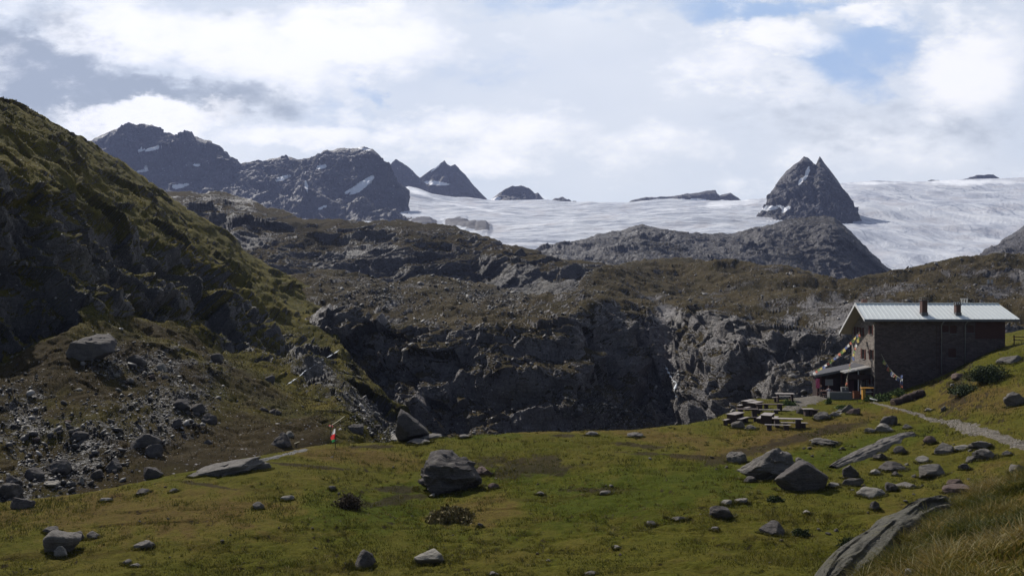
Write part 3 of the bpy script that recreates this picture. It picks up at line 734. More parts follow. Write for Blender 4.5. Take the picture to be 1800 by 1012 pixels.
def meadow_mat():
    m, t, b = new_mat('meadow turf')
    p = t.node('ShaderNodeTexCoord').outputs['Object']
    n1 = t.noise(p, 0.11, 5, 0.6); n2 = t.noise(p, 0.9, 7, 0.62); n3 = t.noise(p, 7.0, 7, 0.7); n4 = t.noise(p, 0.35, 5, 0.6)
    mp = t.node('ShaderNodeMapping', ins={'Vector': p, 'Scale': (0.6, 1.4, 1)}); n5 = t.noise(mp.outputs[0], 0.22, 6, 0.62)
    lush = t.attr('lush'); dry = t.attr('dry')
    f = t.math('ADD', t.math('MULTIPLY', n1, 0.35), t.math('ADD', t.math('MULTIPLY', n2, 0.3), t.math('MULTIPLY', n4, 0.35)))
    f = t.math('ADD', f, t.math('MULTIPLY', t.math('SUBTRACT', dry, lush), 0.28))
    c = t.ramp(f, [(0.22, (0.056, 0.070, 0.007)), (0.40, (0.076, 0.080, 0.010)), (0.54, (0.097, 0.086, 0.015)), (0.68, (0.117, 0.091, 0.022)), (0.84, (0.106, 0.071, 0.024))])
    c = t.mix(t.math('MULTIPLY', t.remap(n3, 0.48, 0.70), 0.5), c, (0.020, 0.023, 0.002))
    c = t.mix(t.math('MULTIPLY', t.remap(n5, 0.56, 0.70), 0.55), c, (0.050, 0.032, 0.009))
    mott = t.noise(p, 2.3, 8, 0.72)
    c = t.mix(t.math('MULTIPLY', t.remap(mott, 0.52, 0.62), 0.5), c, (0.036, 0.040, 0.003))
    c = t.mix(t.math('MULTIPLY', t.remap(mott, 0.46, 0.36), 0.4), c, (0.15, 0.135, 0.02))
    straw = t.noise(p, 16.0, 4, 0.7)
    c = t.mix(t.math('MULTIPLY', t.remap(straw, 0.60, 0.75), 0.35), c, (0.20, 0.16, 0.035))
    soil = t.remap(t.math('ADD', t.attr('soil'), t.math('ADD', t.math('MULTIPLY', t.math('SUBTRACT', n2, 0.5), 1.4), t.math('MULTIPLY', t.math('SUBTRACT', n3, 0.5), 1.0))), 0.45, 0.85)
    c = t.mix(t.math('MULTIPLY', soil, 0.8), c, (0.035, 0.026, 0.018))
    rk = t.remap(t.math('ADD', t.attr('rock'), t.math('MULTIPLY', t.math('SUBTRACT', n2, 0.5), 0.9)), 0.45, 0.58)
    rc = t.ramp(t.noise(mp.outputs[0], 3.0, 8, 0.7), [(0.35, (0.09, 0.088, 0.085)), (0.65, (0.27, 0.26, 0.25))])
    c = t.mix(rk, c, rc)
    t.put(b.inputs['Base Color'], c); b.inputs['Roughness'].default_value = 0.95; b.inputs['Specular IOR Level'].default_value = 0.03
    h = t.math('ADD', t.math('MULTIPLY', n3, 0.35), t.math('ADD', t.math('MULTIPLY', n2, 0.5), t.math('MULTIPLY', straw, 0.12)))
    bn = t.node('ShaderNodeBump', ins={'Height': h, 'Strength': 1.0, 'Distance': 0.45})
    t.l.new(bn.outputs[0], b.inputs['Normal'])
    return m

pxs = px_cols(-60, 1860, 1.5, -500, 2300, 24)
ys = np.concatenate([np.geomspace(2.2, 30, 150)[:-1], 1 / np.linspace(1 / 30, 1 / 112, 330), np.arange(113, 146, 1.5)])
YY, PP = np.meshgrid(ys, pxs, indexing='ij')
XX = (PP - CX) / F * YY
ZZ = ground_z(XX.ravel(), YY.ravel()).reshape(XX.shape)
P = np.stack([XX, YY, ZZ], 2)
sl = np.abs(normals(P)[..., 2])
lush = patch_mask(P, [(900, 835, 110, 18, 0), (1080, 870, 260, 40, 8), (800, 765, 110, 6, 0), (760, 860, 80, 10, 0), (1420, 810, 160, 25, 15), (620, 900, 200, 30, 0), (1250, 830, 80, 20, 0), (1500, 700, 50, 6, 0)], 0.9)
dryp = patch_mask(P, [(620, 800, 160, 14, -8), (1150, 765, 180, 12, -8), (1350, 775, 150, 22, 8), (1480, 740, 120, 12, 8), (250, 900, 260, 40, 0), (1750, 700, 110, 25, 0), (1000, 755, 160, 6, 0), (850, 900, 90, 24, 0), (1700, 950, 200, 90, 30)], 0.9)
soil = patch_mask(P, [(700, 860, 60, 5, 0), (1180, 800, 90, 4, -4), (1050, 860, 60, 4, 0), (350, 850, 60, 3, -8), (560, 820, 90, 3, -5), (930, 818, 90, 20, 0), (1120, 782, 60, 5, -6), (1330, 790, 120, 10, 15), (690, 880, 80, 8, 10), (1440, 760, 130, 8, 12), (1000, 765, 30, 3, 0), (650, 785, 40, 3, 0)], 0.8)
soil = np.clip(soil + np.clip((0.93 - sl) / 0.1, 0, 1) * (YY > 30), 0, 1)
rockm = patch_mask(P, [(1478, 722, 14, 4, 40), (430, 815, 100, 3, 13)], 0.9) * 0.8
O_GROUND = sheet('ground', P, meadow_mat(), {'lush': lush * (1 - dryp), 'dry': dryp, 'soil': soil, 'rock': rockm})
O_GROUND_P = P
# ground behind and beside the photographer
gx, gy = np.meshgrid(np.linspace(-120, 120, 90), np.linspace(-110, 2.4, 60))
gz = -1.75 - 0.02 * gx * 0 - np.abs(gx) * 0.12 + 0.03 * gy + fbm(np.stack([gx.ravel() / 8, gy.ravel() / 8, gx.ravel() * 0], 1), 4).reshape(gx.shape) * 0.3
z0 = np.zeros_like(gx)
sheet('ground', np.stack([gx, gy, gz], 2), O_GROUND.data.materials[0], {'lush': z0, 'dry': z0 + .5, 'soil': z0, 'rock': z0})

# ------------------------------------------------------------------ haze
def haze():
    import bmesh
    bm = bmesh.new(); bmesh.ops.create_cube(bm, size=1)
    bmesh.ops.scale(bm, vec=(9000, 3900, 1500), verts=bm.verts)
    bmesh.ops.translate(bm, vec=(0, 1820, 250), verts=bm.verts)
    me = bpy.data.meshes.new('haze'); bm.to_mesh(me); bm.free()
    m = bpy.data.materials.new('haze'); m.use_nodes = True; nt = NT(m.node_tree); nt.n.clear()
    out = nt.node('ShaderNodeOutputMaterial'); v = nt.node('ShaderNodeVolumePrincipled')
    v.inputs['Color'].default_value = (0.50, 0.60, 1.0, 1); v.inputs['Density'].default_value = HAZE
    v.inputs['Anisotropy'].default_value = 0.2
    nt.l.new(v.outputs[0], out.inputs['Volume'])
    me.materials.append(m)
    tag(link('haze', me), kind='stuff')
HAZE = 7.5e-5
haze()

# ------------------------------------------------------------------ finding the ground under a place
_near = np.concatenate([a.reshape(-1, 3) for a in (O_GROUND_P, P_HILL, P_MID)])
_near = _near[_near[:, 1] > 4]
_nu, _nv = proj(_near)
_ok = (_nu > -60) & (_nu < 1870)
_near, _nu, _nv = _near[_ok], _nu[_ok], _nv[_ok]
_ordr = np.argsort(_nu); _near, _nu, _nv = _near[_ordr], _nu[_ordr], _nv[_ordr]
def at(px, py, r=1.8):
    """point of the terrain that shows at a place of the photograph"""
    for rr in (r, 2 * r, 5 * r):
        a, b = np.searchsorted(_nu, (px - rr, px + rr))
        m = np.abs(_nv[a:b] - py) < rr
        if m.any():
            c = _near[a:b][m]
            return Vector(c[np.argmin(c[:, 1])].astype(float))
    x, y, z = unproject(px, py); return Vector((float(x), float(y), float(z)))

def at_depth(px, py, Y): return Vector(((px - CX) / F * Y, Y, (CY - py) / F * Y))

# ------------------------------------------------------------------ rocks
import bmesh
def ico(sub):
    bm = bmesh.new(); bmesh.ops.create_icosphere(bm, subdivisions=sub, radius=1)
    v = np.array([x.co for x in bm.verts], np.float32); f = np.array([[y.index for y in x.verts] for x in bm.faces], np.int32)
    bm.free(); return v, f
ICO = {k: ico(k) for k in (1, 2, 3, 4, 5)}

def rock_points(seed, sub=4, planes=12, sharp=26.0, dims=(1, 1, 1), rough=0.05, flat_top=0.0, extra=()):
    rs = np.random.RandomState(seed); v, f = ICO[sub]
    planes = planes + 3                       # spread evenly, then jittered: always a closed block
    k_ = np.arange(planes) + 0.5; ph = np.arccos(1 - 2 * k_ / planes); th = math.pi * (1 + 5 ** 0.5) * k_ + rs.uniform(0, 6.28)
    n = np.stack([np.cos(th) * np.sin(ph), np.sin(th) * np.sin(ph), np.cos(ph)], 1)[rs.permutation(planes)]
    n = n + rs.normal(size=n.shape) * 0.22; n /= np.linalg.norm(n, axis=1, keepdims=True)
    dd = rs.uniform(0.50, 0.95, planes)
    if flat_top: n = np.vstack([n, [[rs.uniform(-.25, .25), -0.25, 1]]]); dd = np.append(dd, flat_top)
    for (nx, ny, nz, dx) in extra:
        n = np.vstack([n, [[nx, ny, nz]]]); dd = np.append(dd, dx)
    n /= np.linalg.norm(n, axis=1, keepdims=True)
    a = np.maximum(v @ n.T, 0) / dd
    r = np.minimum((a ** sharp).sum(1) ** (-1 / sharp), 1.55)
    p = v * r[:, None] * np.array(dims, np.float32)
    s = float(np.mean(dims))
    q = p / s
    nn = p / (np.linalg.norm(p, axis=1, keepdims=True) + 1e-6)
    b, _, _ = blocks(q * 2.6, seed % 50, 1.0, 0.5)
    p = p + nn * ((fbm(q * 1.8, 6, 0.58, True, seed=seed * 0.37) * rough * 1.3 + b * rough * 1.2) * s)[:, None]
    return p, f

def stone_mat(name, lo, hi, scale=1.5, lichen=0.25, tint=(0.10, 0.09, 0.05), bump=0.06):
    m, t, b = new_mat(name)
    p = t.node('ShaderNodeTexCoord').outputs['Object']
    n1 = t.noise(p, scale, 8, 0.65); n2 = t.noise(p, scale * 6, 7, 0.7)
    mp = t.node('ShaderNodeMapping', ins={'Vector': p, 'Rotation': (0.3, 0.5, 0.2), 'Scale': (0.4, 0.6, 3.0)})
    n3 = t.noise(mp.outputs[0], scale * 2, 8, 0.7)
    f = t.math('ADD', t.math('MULTIPLY', n1, 0.4), t.math('ADD', t.math('MULTIPLY', n2, 0.3), t.math('MULTIPLY', n3, 0.3)))
    c = t.ramp(f, [(0.32, lo), (0.66, hi)])
    c = t.mix(t.math('MULTIPLY', t.remap(n1, 0.52, 0.68), lichen), c, tint)
    sp = t.remap(n2, 0.62, 0.72)
    c = t.mix(t.math('MULTIPLY', sp, 0.22), c, (0.34, 0.32, 0.28))
    t.put(b.inputs['Base Color'], c); b.inputs['Roughness'].default_value = 0.85; b.inputs['Specular IOR Level'].default_value = 0.15
    h = t.math('ADD', t.math('MULTIPLY', n1, 1.0), t.math('ADD', t.math('MULTIPLY', n2, 0.6), t.math('MULTIPLY', n3, 1.0)))
    bn = t.node('ShaderNodeBump', ins={'Height': h, 'Strength': 1.0, 'Distance': bump * 2})
    t.l.new(bn.outputs[0], b.inputs['Normal'])
    return m
S_GREY = stone_mat('grey gneiss', (0.050, 0.045, 0.040), (0.23, 0.21, 0.19))
S_DARK = stone_mat('dark gneiss', (0.030, 0.026, 0.025), (0.145, 0.130, 0.122))
S_PALE = stone_mat('pale gneiss', (0.11, 0.10, 0.088), (0.34, 0.315, 0.275))
S_RED = stone_mat('rusty gneiss', (0.055, 0.038, 0.034), (0.17, 0.125, 0.11))
SM = {'g': S_GREY, 'd': S_DARK, 'p': S_PALE, 'r': S_RED}
SNAME = {'g': 'grey', 'd': 'dark grey', 'p': 'pale', 'r': 'rusty brown'}

def put_rock(px, py, w, h, mat, label, group=None, name='boulder', seed=None, deep=0.34, tilt=0.0, depth=0.8, loc=None, sub=None, **kw):
    """px, py: middle of the foot of the rock in the photograph; w, h: its size there in pixels"""
    L = loc if loc is not None else at(px, py)
    s = L.y / F
    W, H = w * s / 2, h * s
    seed = seed if seed is not None else int(px * 7 + py * 13) % 9973
    if sub is None: sub = 5 if w > 70 else 4 if w > 26 else 3
    rs = random.Random(seed)
    p, f = rock_points(seed, sub, **kw)
    p = (p - p.min(0)) / (p.max(0) - p.min(0)) * 2 - 1
    rz = rs.uniform(-0.5, 0.5)
    if w < 60: H *= 0.84; deep = min(0.45, deep + 0.06)      # small ones are sunk deeper in the turf
    hh = H / (1 + (1 - 2 * deep)) if deep < 0.5 else H
    p = p * np.array([W, W * depth, hh])
    c_, s_ = math.cos(math.radians(tilt)), math.sin(math.radians(tilt))
    p = np.stack([p[:, 0] * c_ - p[:, 2] * s_, p[:, 1], p[:, 0] * s_ + p[:, 2] * c_], 1)
    me = raw_mesh(name, p, f.ravel(), 3, SM[mat], True)
    try: me.set_sharp_from_angle(angle=math.radians(38))
    except Exception: pass
    o = link(name, me); o.location = (L.x, L.y + W * depth * 0.5, L.z + hh * (1 - 2 * deep))
    tag(o, label, 'boulder' if name == 'boulder' else 'stone', group)
    return o

B = [  # px, foot py, width, height, material, label, options
 (790, 863, 116, 68, 'd', 'largest dark boulder of the meadow with peaked top and pale ledge, in a green hollow', dict(seed=77, planes=10, rough=0.09, deep=0.2, extra=((0, -1, 0.1, .62), (.5, -.2, 1, .62), (-.7, -.3, .8, .72)))),
 (724, 776, 60, 56, 'd', 'tall wedge shaped boulder with a leaning right side at the far rim of the meadow', dict(seed=12, planes=6, rough=0.03, deep=0.1, extra=((0.75, 0, 0.55, .42), (0, -1, .25, .5), (-1, 0, .12, .55)))),
 (696, 773, 78, 6, 'p', 'pale flat slab lying behind the tall wedge shaped boulder', dict(depth=0.7, rough=0.02, flat_top=.6)),
 (758, 771, 40, 9, 'g', 'pale broken slab sticking out to the right of the tall wedge shaped boulder', dict(rough=0.05)),
 (738, 777, 44, 6, 'g', 'low broken stone at the foot of the tall wedge shaped boulder', dict(rough=0.1)),
 (850, 834, 36, 16, 'r', 'brownish broken rock just right of the largest dark boulder', dict(rough=0.1)),
 (868, 857, 20, 11, 'r', 'small reddish stone in bright grass right of the largest dark boulder', {}),
 (760, 872, 11, 7, 'p', 'small white stone in front of the largest dark boulder', {}),
 (400, 832, 120, 20, 'g', 'long low slab outcrop at the edge between meadow and left hillside', dict(flat_top=.5, rough=0.05, tilt=8, depth=.5)),
 (440, 826, 70, 14, 'g', 'layered grey slab at the right end of the long outcrop below the left hillside', dict(flat_top=.5, rough=0.06, depth=.5)),
 (343, 837, 26, 8, 'g', 'flat grey stone at the left end of the long outcrop below the left hillside', {}),
 (104, 968, 62, 35, 'g', 'rounded grey boulder, biggest of the cluster at the left front of the meadow', dict(rough=0.04, sharp=8)),
 (131, 952, 34, 20, 'd', 'dark boulder tucked behind the rounded grey boulder at the left front', {}),
 (106, 976, 25, 20, 'p', 'pale round stone leaning on the front of the rounded grey boulder at the left front', dict(sharp=7)),
 (163, 945, 26, 14, 'g', 'small stone right of the boulder cluster at the left front', {}),
 (90, 934, 30, 10, 'd', 'low dark stone behind the boulder cluster at the left front', {}),
 (252, 963, 38, 14, 'g', 'flat tilted grey slab in the grass of the left front meadow', dict(flat_top=.5, tilt=12)),
 (222, 991, 17, 10, 'g', 'left of two small stones at the lower left edge of the photo', {}),
 (236, 995, 20, 8, 'g', 'right of two small stones at the lower left edge of the photo', {}),
 (185, 880, 20, 8, 'p', 'pale flat stone on the meadow near the foot of the scree, farthest left', {}),
 (251, 866, 26, 9, 'd', 'dark flat stone on the upper left meadow', {}),
 (304, 864, 16, 9, 'g', 'small pointed stone right of the dark flat stone on the upper left meadow', {}),
 (454, 892, 20, 13, 'g', 'knee high grey stone on the left middle meadow', {}),
 (505, 879, 24, 10, 'p', 'pale low stone right of the knee high grey stone on the left middle meadow', {}),
 (585, 859, 13, 8, 'g', 'small stone on the middle meadow below the flag', {}),
 (638, 995, 44, 30, 'd', 'pointed triangular dark rock at the lower edge of the meadow', dict(seed=5, planes=6, rough=0.05, extra=((.8, -.3, .6, .5), (-.8, -.3, .6, .5)))),
 (755, 988, 56, 25, 'p', 'pale block with a flat sloping top at the lower edge of the meadow', dict(seed=9, planes=7, flat_top=.45, rough=0.03)),
 (844, 924, 11, 8, 'd', 'single small dark stone in the centre of the meadow', {}),
 (950, 869, 17, 7, 'g', 'small grey stone, left of two in the green centre right of the largest boulder', {}),
 (1066, 868, 24, 8, 'g', 'small grey stone, right of two in the green centre right of the largest boulder', {}),
 (1042, 764, 24, 8, 'g', 'flat stone on the far rim of the meadow, left of a pair', {}),
 (1118, 766, 30, 9, 'g', 'flat stone on the far rim of the meadow, right of a pair', {}),
 (819, 768, 22, 5, 'g', 'thin flat stone on the far rim of the meadow right of the wedge boulder', {}),
 (1146, 920, 18, 7, 'g', 'small grey stone at the left end of a sunken rib in the centre meadow', {}),
 (1190, 913, 40, 6, 'g', 'long narrow sunken stone rib in the centre meadow', dict(depth=.3, tilt=6)),
 (1086, 962, 15, 6, 'p', 'small pale stone low in the centre right meadow', {}),
 (870, 1010, 20, 8, 'g', 'grey stone cut by the lower edge of the photo left of centre', {}),
 (1038, 1009, 26, 8, 'g', 'grey stone cut by the lower edge of the photo right of centre', {}),
 (1298, 811, 38, 20, 'g', 'jagged grey rock left of the two big boulders on the right meadow', dict(rough=.09)),
 (1352, 841, 98, 47, 'g', 'long pale boulder sloping to the left behind the dark domed boulder', dict(seed=31, tilt=14, rough=0.08, depth=.7, deep=.25)),
 (1322, 846, 26, 12, 'd', 'dark stone at the left tip of the long pale boulder', {}),
 (1414, 858, 92, 44, 'd', 'big dark domed boulder on the right meadow', dict(seed=40, planes=7, rough=0.03, deep=.3, extra=((0, -1, .25, .55), (-.6, -.2, .8, .75), (.7, -.2, .7, .7)))),
 (1409, 815, 18, 14, 'g', 'small stone standing between the long pale and the dark domed boulder', {}),
 (1468, 855, 20, 10, 'p', 'pale stones lying at the right foot of the dark domed boulder', {}),
 (1455, 781, 52, 12, 'g', 'flat grey slab in the slope below the picnic tables', dict(rough=.08)),
 (1482, 789, 10, 7, 'g', 'small block below the flat slab under the picnic tables', {}),
 (1497, 839, 32, 27, 'd', 'dark leaning slab with a pointed top below the long outcrop on the right', dict(seed=3, planes=6, tilt=20)),
 (1500, 851, 42, 15, 'g', 'long narrow grey slab right of the dark domed boulder', dict(tilt=16, depth=.4)),
 (1536, 872, 50, 18, 'p', 'pale angular slab lying low on the right meadow', dict(tilt=8, rough=.05)),
 (1570, 861, 23, 17, 'd', 'dark stone leaning on the right end of the pale angular slab', {}),
 (1540, 895, 17, 18, 'd', 'dark upright stone below the pale angular slab', {}),
 (1575, 824, 50, 15, 'd', 'low dark flat rock in the middle of the right slope', {}),
 (1578, 835, 15, 10, 'd', 'small dark stone under the low dark flat rock', {}),
 (1540, 832, 20, 11, 'p', 'small pale stone between the leaning slab and the low dark rock', {}),
 (1600, 857, 40, 9, 'g', 'thin grey slab right of the pale angular slab', {}),
 (1645, 836, 52, 23, 'g', 'broad grey wedge boulder on the right slope', dict(seed=8, planes=7, rough=.03)),
 (1626, 812, 27, 12, 'p', 'pale stone above the broad grey wedge boulder', {}),
 (1637, 778, 24, 15, 'r', 'reddish stone above the slanting grey boulder on the right slope', {}),
 (1663, 796, 36, 20, 'g', 'slanting grey boulder with a pointed right end on the right slope', dict(tilt=18)),
 (1695, 788, 28, 9, 'p', 'pale flat slab just below the gravel path', {}),
 (1728, 786, 38, 13, 'g', 'low grey boulder close below the gravel path', {}),
 (1737, 804, 40, 19, 'g', 'rounded grey boulder, largest near the gravel path', {}),
 (1707, 810, 16, 12, 'g', 'small stone, upper one of a stack left of the rounded boulder near the path', {}),
 (1699, 824, 20, 13, 'd', 'dark stone, lower one of a stack left of the rounded boulder near the path', {}),
 (1773, 799, 18, 9, 'g', 'small stone right of the rounded boulder near the path', {}),
 (1789, 828, 26, 15, 'g', 'grey stone at the right edge of the photo below the path', {}),
 (1681, 852, 26, 13, 'r', 'reddish block lying on a flat reddish slab', {}),
 (1690, 864, 54, 14, 'r', 'flat reddish slab above the tall grass of the right corner', dict(flat_top=.5)),
 (1272, 907, 46, 24, 'd', 'dark stone with a pale top on the lower centre right meadow', dict(seed=66, planes=7)),
 (1280, 887, 22, 9, 'p', 'pale flat stone above the dark stone with a pale top', {}),
 (1305, 881, 26, 7, 'g', 'narrow slanting stone above right of the dark stone with a pale top', dict(tilt=22)),
 (1362, 939, 50, 24, 'd', 'dark triangular rock below the dark domed boulder', dict(seed=70, planes=6)),
 (1258, 930, 15, 7, 'g', 'small grey stone below the dark stone with a pale top', {}),
 (1420, 900, 14, 6, 'p', 'small pale stone below the right end of the dark domed boulder', {}),
 (1566, 746, 34, 20, 'd', 'dark rounded boulder in the bank left of the path', {}),
 (1558, 757, 32, 16, 'p', 'pale boulder leaning on the dark rounded boulder in the bank left of the path', {}),
 (1533, 760, 18, 10, 'g', 'small grey stone left of the pale boulder in the bank', {}),
 (1597, 752, 16, 10, 'g', 'small stone right of the pale boulder in the bank', dict(tilt=20)),
 (1552, 806, 30, 14, 'd', 'dark square block in front of the long outcrop on the right', dict(seed=14, planes=6)),
 (1583, 794, 22, 14, 'd', 'dark tilted block near the upper end of the long outcrop', dict(tilt=25)),
 (1300, 751, 26, 15, 'g', 'grey rounded rock in front of the left picnic table', dict(sharp=8)),
 (1322, 753, 24, 9, 'g', 'low flat rock right of the rounded rock by the left picnic table', {}),
 (1287, 722, 10, 6, 'p', 'small pale stone on the crest left of the farthest benches', {}),
 (1448, 737, 30, 16, 'g', 'tilted pale slab stack between the small table and the hut', dict(tilt=15)),
 (1440, 738, 14, 8, 'd', 'dark stone under the tilted slab stack', {}),
 (1470, 731, 18, 9, 'g', 'small slab between the tilted stack and the leaning slabs', {}),
 (1490, 724, 26, 14, 'g', 'left of the two leaning slabs in the grass before the hut', dict(tilt=30, depth=.5)),
 (1504, 727, 26, 12, 'r', 'right of the two leaning slabs in the grass before the hut', dict(tilt=26, depth=.5)),
 (1636, 721, 16, 6, 'p', 'white flat stone on the slope right of the dark log', {}),
 (1674, 677, 9, 5, 'p', 'bright white stone high on the grass slope by the hut', {}),
 (1662, 718, 6, 7, 'p', 'small upright white stone above the path', {}),
 (1660, 722, 11, 8, 'd', 'dark stone beside the small upright white stone above the path', {}),
 (1786, 712, 34, 28, 'g', 'big grey outcrop block at the right edge above the path', dict(rough=.07)),
 (1782, 636, 44, 12, 'g', 'flat tilted slab at the right edge above the green bush', dict(tilt=14)),
 (1687, 664, 26, 10, 'r', 'brown flat rock left of the green bush on the slope', {}),
 (1660, 1008, 44, 30, 'p', 'pale stone half hidden under the tall grass at the lower right edge', {}),
 (1602, 1012, 20, 16, 'p', 'small pale cobble under the tall grass at the lower right edge', {}),
 # left hillside
 (160, 622, 90, 34, 'd', 'huge dark block lying high on the left scree slope', dict(deep=.42, seed=21, planes=7, flat_top=.5, rough=.05)),
 (318, 716, 32, 19, 'd', 'rounded grey boulder, left one of three in the middle of the scree', {}),
 (345, 723, 26, 19, 'd', 'rounded grey boulder, middle one of three in the middle of the scree', {}),
 (370, 739, 28, 18, 'd', 'rounded grey boulder, lower right one of three in the middle of the scree', {}),
 (311, 748, 18, 17, 'd', 'dark upright stone under the three rounded scree boulders', {}),
 (271, 800, 30, 24, 'd', 'squat grey boulder low on the scree', {}),
 (255, 783, 56, 26, 'd', 'wide dark boulder behind the squat grey boulder low on the scree', {}),
 (196, 826, 32, 26, 'd', 'dark blocky boulder low on the scree', dict(planes=8)),
 (171, 838, 22, 16, 'd', 'grey stone left of the dark blocky boulder low on the scree', {}),
 (140, 768, 28, 12, 'd', 'long tilted slab in the left scree', dict(tilt=-15)),
 (90, 854, 28, 8, 'p', 'pale flat slab at the foot of the left scree', dict(flat_top=.4)),
 (36, 892, 40, 22, 'd', 'rounded boulder at the lower left edge where the scree meets the meadow', {}),
 (15, 872, 40, 28, 'd', 'dark boulder at the left edge of the photo at the foot of the scree', {}),
 (143, 848, 13, 14, 'p', 'pale pointed stone standing at the foot of the scree', dict(planes=6)),
 (266, 840, 34, 22, 'd', 'dark boulder at the right foot of the scree', {}),
 (366, 779, 17, 9, 'd', 'single grey stone on the brown slope right of the scree', {}),
 (492, 783, 38, 27, 'd', 'dark rounded boulder in the hollow at the left foot of the cord', {}),
 (509, 766, 17, 12, 'p', 'pale stone on top of the dark rounded boulder group by the cord', {}),
 (508, 751, 18, 11, 'd', 'dark stone above the pale stone of the boulder group by the cord', {}),
 (464, 721, 18, 8, 'd', 'small dark stone, left of a row on the grassy shoulder', {}),
 (478, 724, 14, 9, 'd', 'small dark stone, middle of a row on the grassy shoulder', {}),
 (490, 727, 12, 9, 'd', 'small dark stone, right of a row on the grassy shoulder', {}),
 (283, 647, 20, 13, 'p', 'pale angular stone high on the scree slope', {}),
 (380, 632, 22, 15, 'd', 'dark boulder below the crags at the top of the grass rib', {}),
 (474, 670, 17, 14, 'd', 'dark stone on the bright green rib', {}),
 (100, 828, 44, 22, 'd', 'grey boulder in the densest part of the left scree', {}),
 (60, 838, 36, 20, 'd', 'dark boulder among rubble near the left edge', {}),
 (22, 848, 30, 18, 'd', 'grey boulder among rubble at the left edge', {}),
 (240, 640, 34, 22, 'd', 'dark stone right of the huge dark block', {}),
 (625, 757, 34, 16, 'd', 'flat pale slab on the mound above the flag', dict(tilt=-20)),
]
for px, py, w, h, mt, lab, opt in B:
    put_rock(px, py, w, h, mt, lab, **opt)

def slab_outcrop(name, pts, width, height, mat, label, seed, grain=0.2):
    """long rib of bare rock lying along a line of ground points"""
    P0 = [Vector(p) for p in pts]; n = 220; m = 46
    seg = np.linspace(0, len(P0) - 1, n)
    A = np.array([[*p] for p in P0]); line = np.stack([np.interp(seg, np.arange(len(P0)), A[:, k]) for k in range(3)], 1)
    line = smooth1(line, 31)
    tng = np.gradient(line, axis=0); tng /= np.linalg.norm(tng, axis=1, keepdims=True)
    side = np.stack([tng[:, 1], -tng[:, 0], tng[:, 2] * 0], 1); side /= np.linalg.norm(side, axis=1, keepdims=True)
    t = np.linspace(-1, 1, m)
    taper = np.sin(np.linspace(0.12, math.pi - 0.08, n)) ** 0.45
    wob = 1 + 0.25 * vnoise(np.stack([np.linspace(0, 9, n), np.full(n, seed), np.zeros(n)], 1))
    G = line[:, None, :] + side[:, None, :] * (t * width)[None, :, None] * (taper * wob)[:, None, None]
    prof = (1 - np.abs(t) ** 2.6) * 1.15 - 0.28
    G[..., 2] += prof[None, :] * height * taper[:, None]
    q = G.reshape(-1, 3); L = np.linspace(0, 1, n)[:, None] * np.linalg.norm(line[-1] - line[0])
    uv = np.stack([np.repeat(L, m, 1).ravel() * 0.20, np.repeat(t[None], n, 0).ravel() * width * 2.0, q[:, 2] * .4], 1)
    d = fbm(uv / grain / 2.6, 8, 0.62, True, seed=seed) * grain * 0.40 + blocks(uv / grain / 2.0, seed, 1, .6)[0] * grain * 0.16
    G[..., 2] += d.reshape(n, m); G[..., :2] += (side[:, None, :2] * d.reshape(n, m)[..., None] * 0.5)
    o = sheet(name, G, mat, label=label, cat='rock outcrop', kind='thing')
    return o
kn = [at_depth(1452, 1040, 10.4), at_depth(1490, 1006, 11.0), at_depth(1540, 968, 11.9), at_depth(1590, 930, 12.9), at_depth(1630, 902, 13.6), at_depth(1668, 884, 14.2)]
slab_outcrop('rock_outcrop', kn, 0.44, 0.30, stone_mat('lichened slab', (0.045, 0.043, 0.036), (0.17, 0.16, 0.13), 2.2, 0.6, (0.10, 0.09, 0.035), 0.06),
             'long lichen covered slab running up beside the tall grass in the lower right corner', 5, 0.20)
r2 = [at(1462, 822), at(1500, 806), at(1540, 788), at(1575, 772), at(1606, 760)]
slab_outcrop('rock_outcrop', r2, 0.9, 0.42, S_GREY, 'long grey slab outcrop rising to the right across the grassy slope below the hut', 9, 0.25)

# nameless stones: individuals that share a look
rnd = random.Random(11)
stone_lib = []
for i in range(10):
    p, f = rock_points(500 + i, 3, planes=9, dims=(1, 0.8, 0.62), rough=0.05)
    stone_lib.append([raw_mesh('stone', p, f.ravel(), 3, SM[k], False) for k in 'gdpr'])
def small_stone(px, py, w, label, group, weights=(5, 3, 2, 1)):
    L = at(px, py); s = w * L.y / F / 2
    me = rnd.choice(stone_lib)[rnd.choices(range(4), weights)[0]]
    o = link('stone', me); o.location = L + Vector((0, 0, s * 0.12)); o.scale = (s, s * rnd.uniform(.7, 1.2), s * rnd.uniform(.6, 1.25))
    o.rotation_euler = (rnd.uniform(-.4, .4), rnd.uniform(-.4, .4), rnd.uniform(0, 6.28))
    tag(o, label, 'stone', group)
G_M = 'small stones lying in the meadow turf'; G_S = 'stones of the scree on the left hillside'; G_R = 'stones scattered on the slope between the path and the dark domed boulder'
for i in range(55):
    px, py = rnd.uniform(20, 1300), rnd.uniform(800, 1005)
    if py < 875 - (px / 6 if px < 600 else 100): continue
    small_stone(px, py, rnd.choice([4, 5, 5, 6, 7, 9]), 'small loose stone, foot wide or less, sunk in the open meadow turf', G_M)
for i in range(45):
    px = rnd.uniform(1330, 1795); py = rnd.uniform(775, 990)
    if py > 1000 - (px - 1450) * 0.6: continue
    small_stone(px, py, rnd.choice([5, 6, 7, 8, 10, 12]), 'small loose stone on the rocky grass slope on the right below the path', G_R)
n = 0
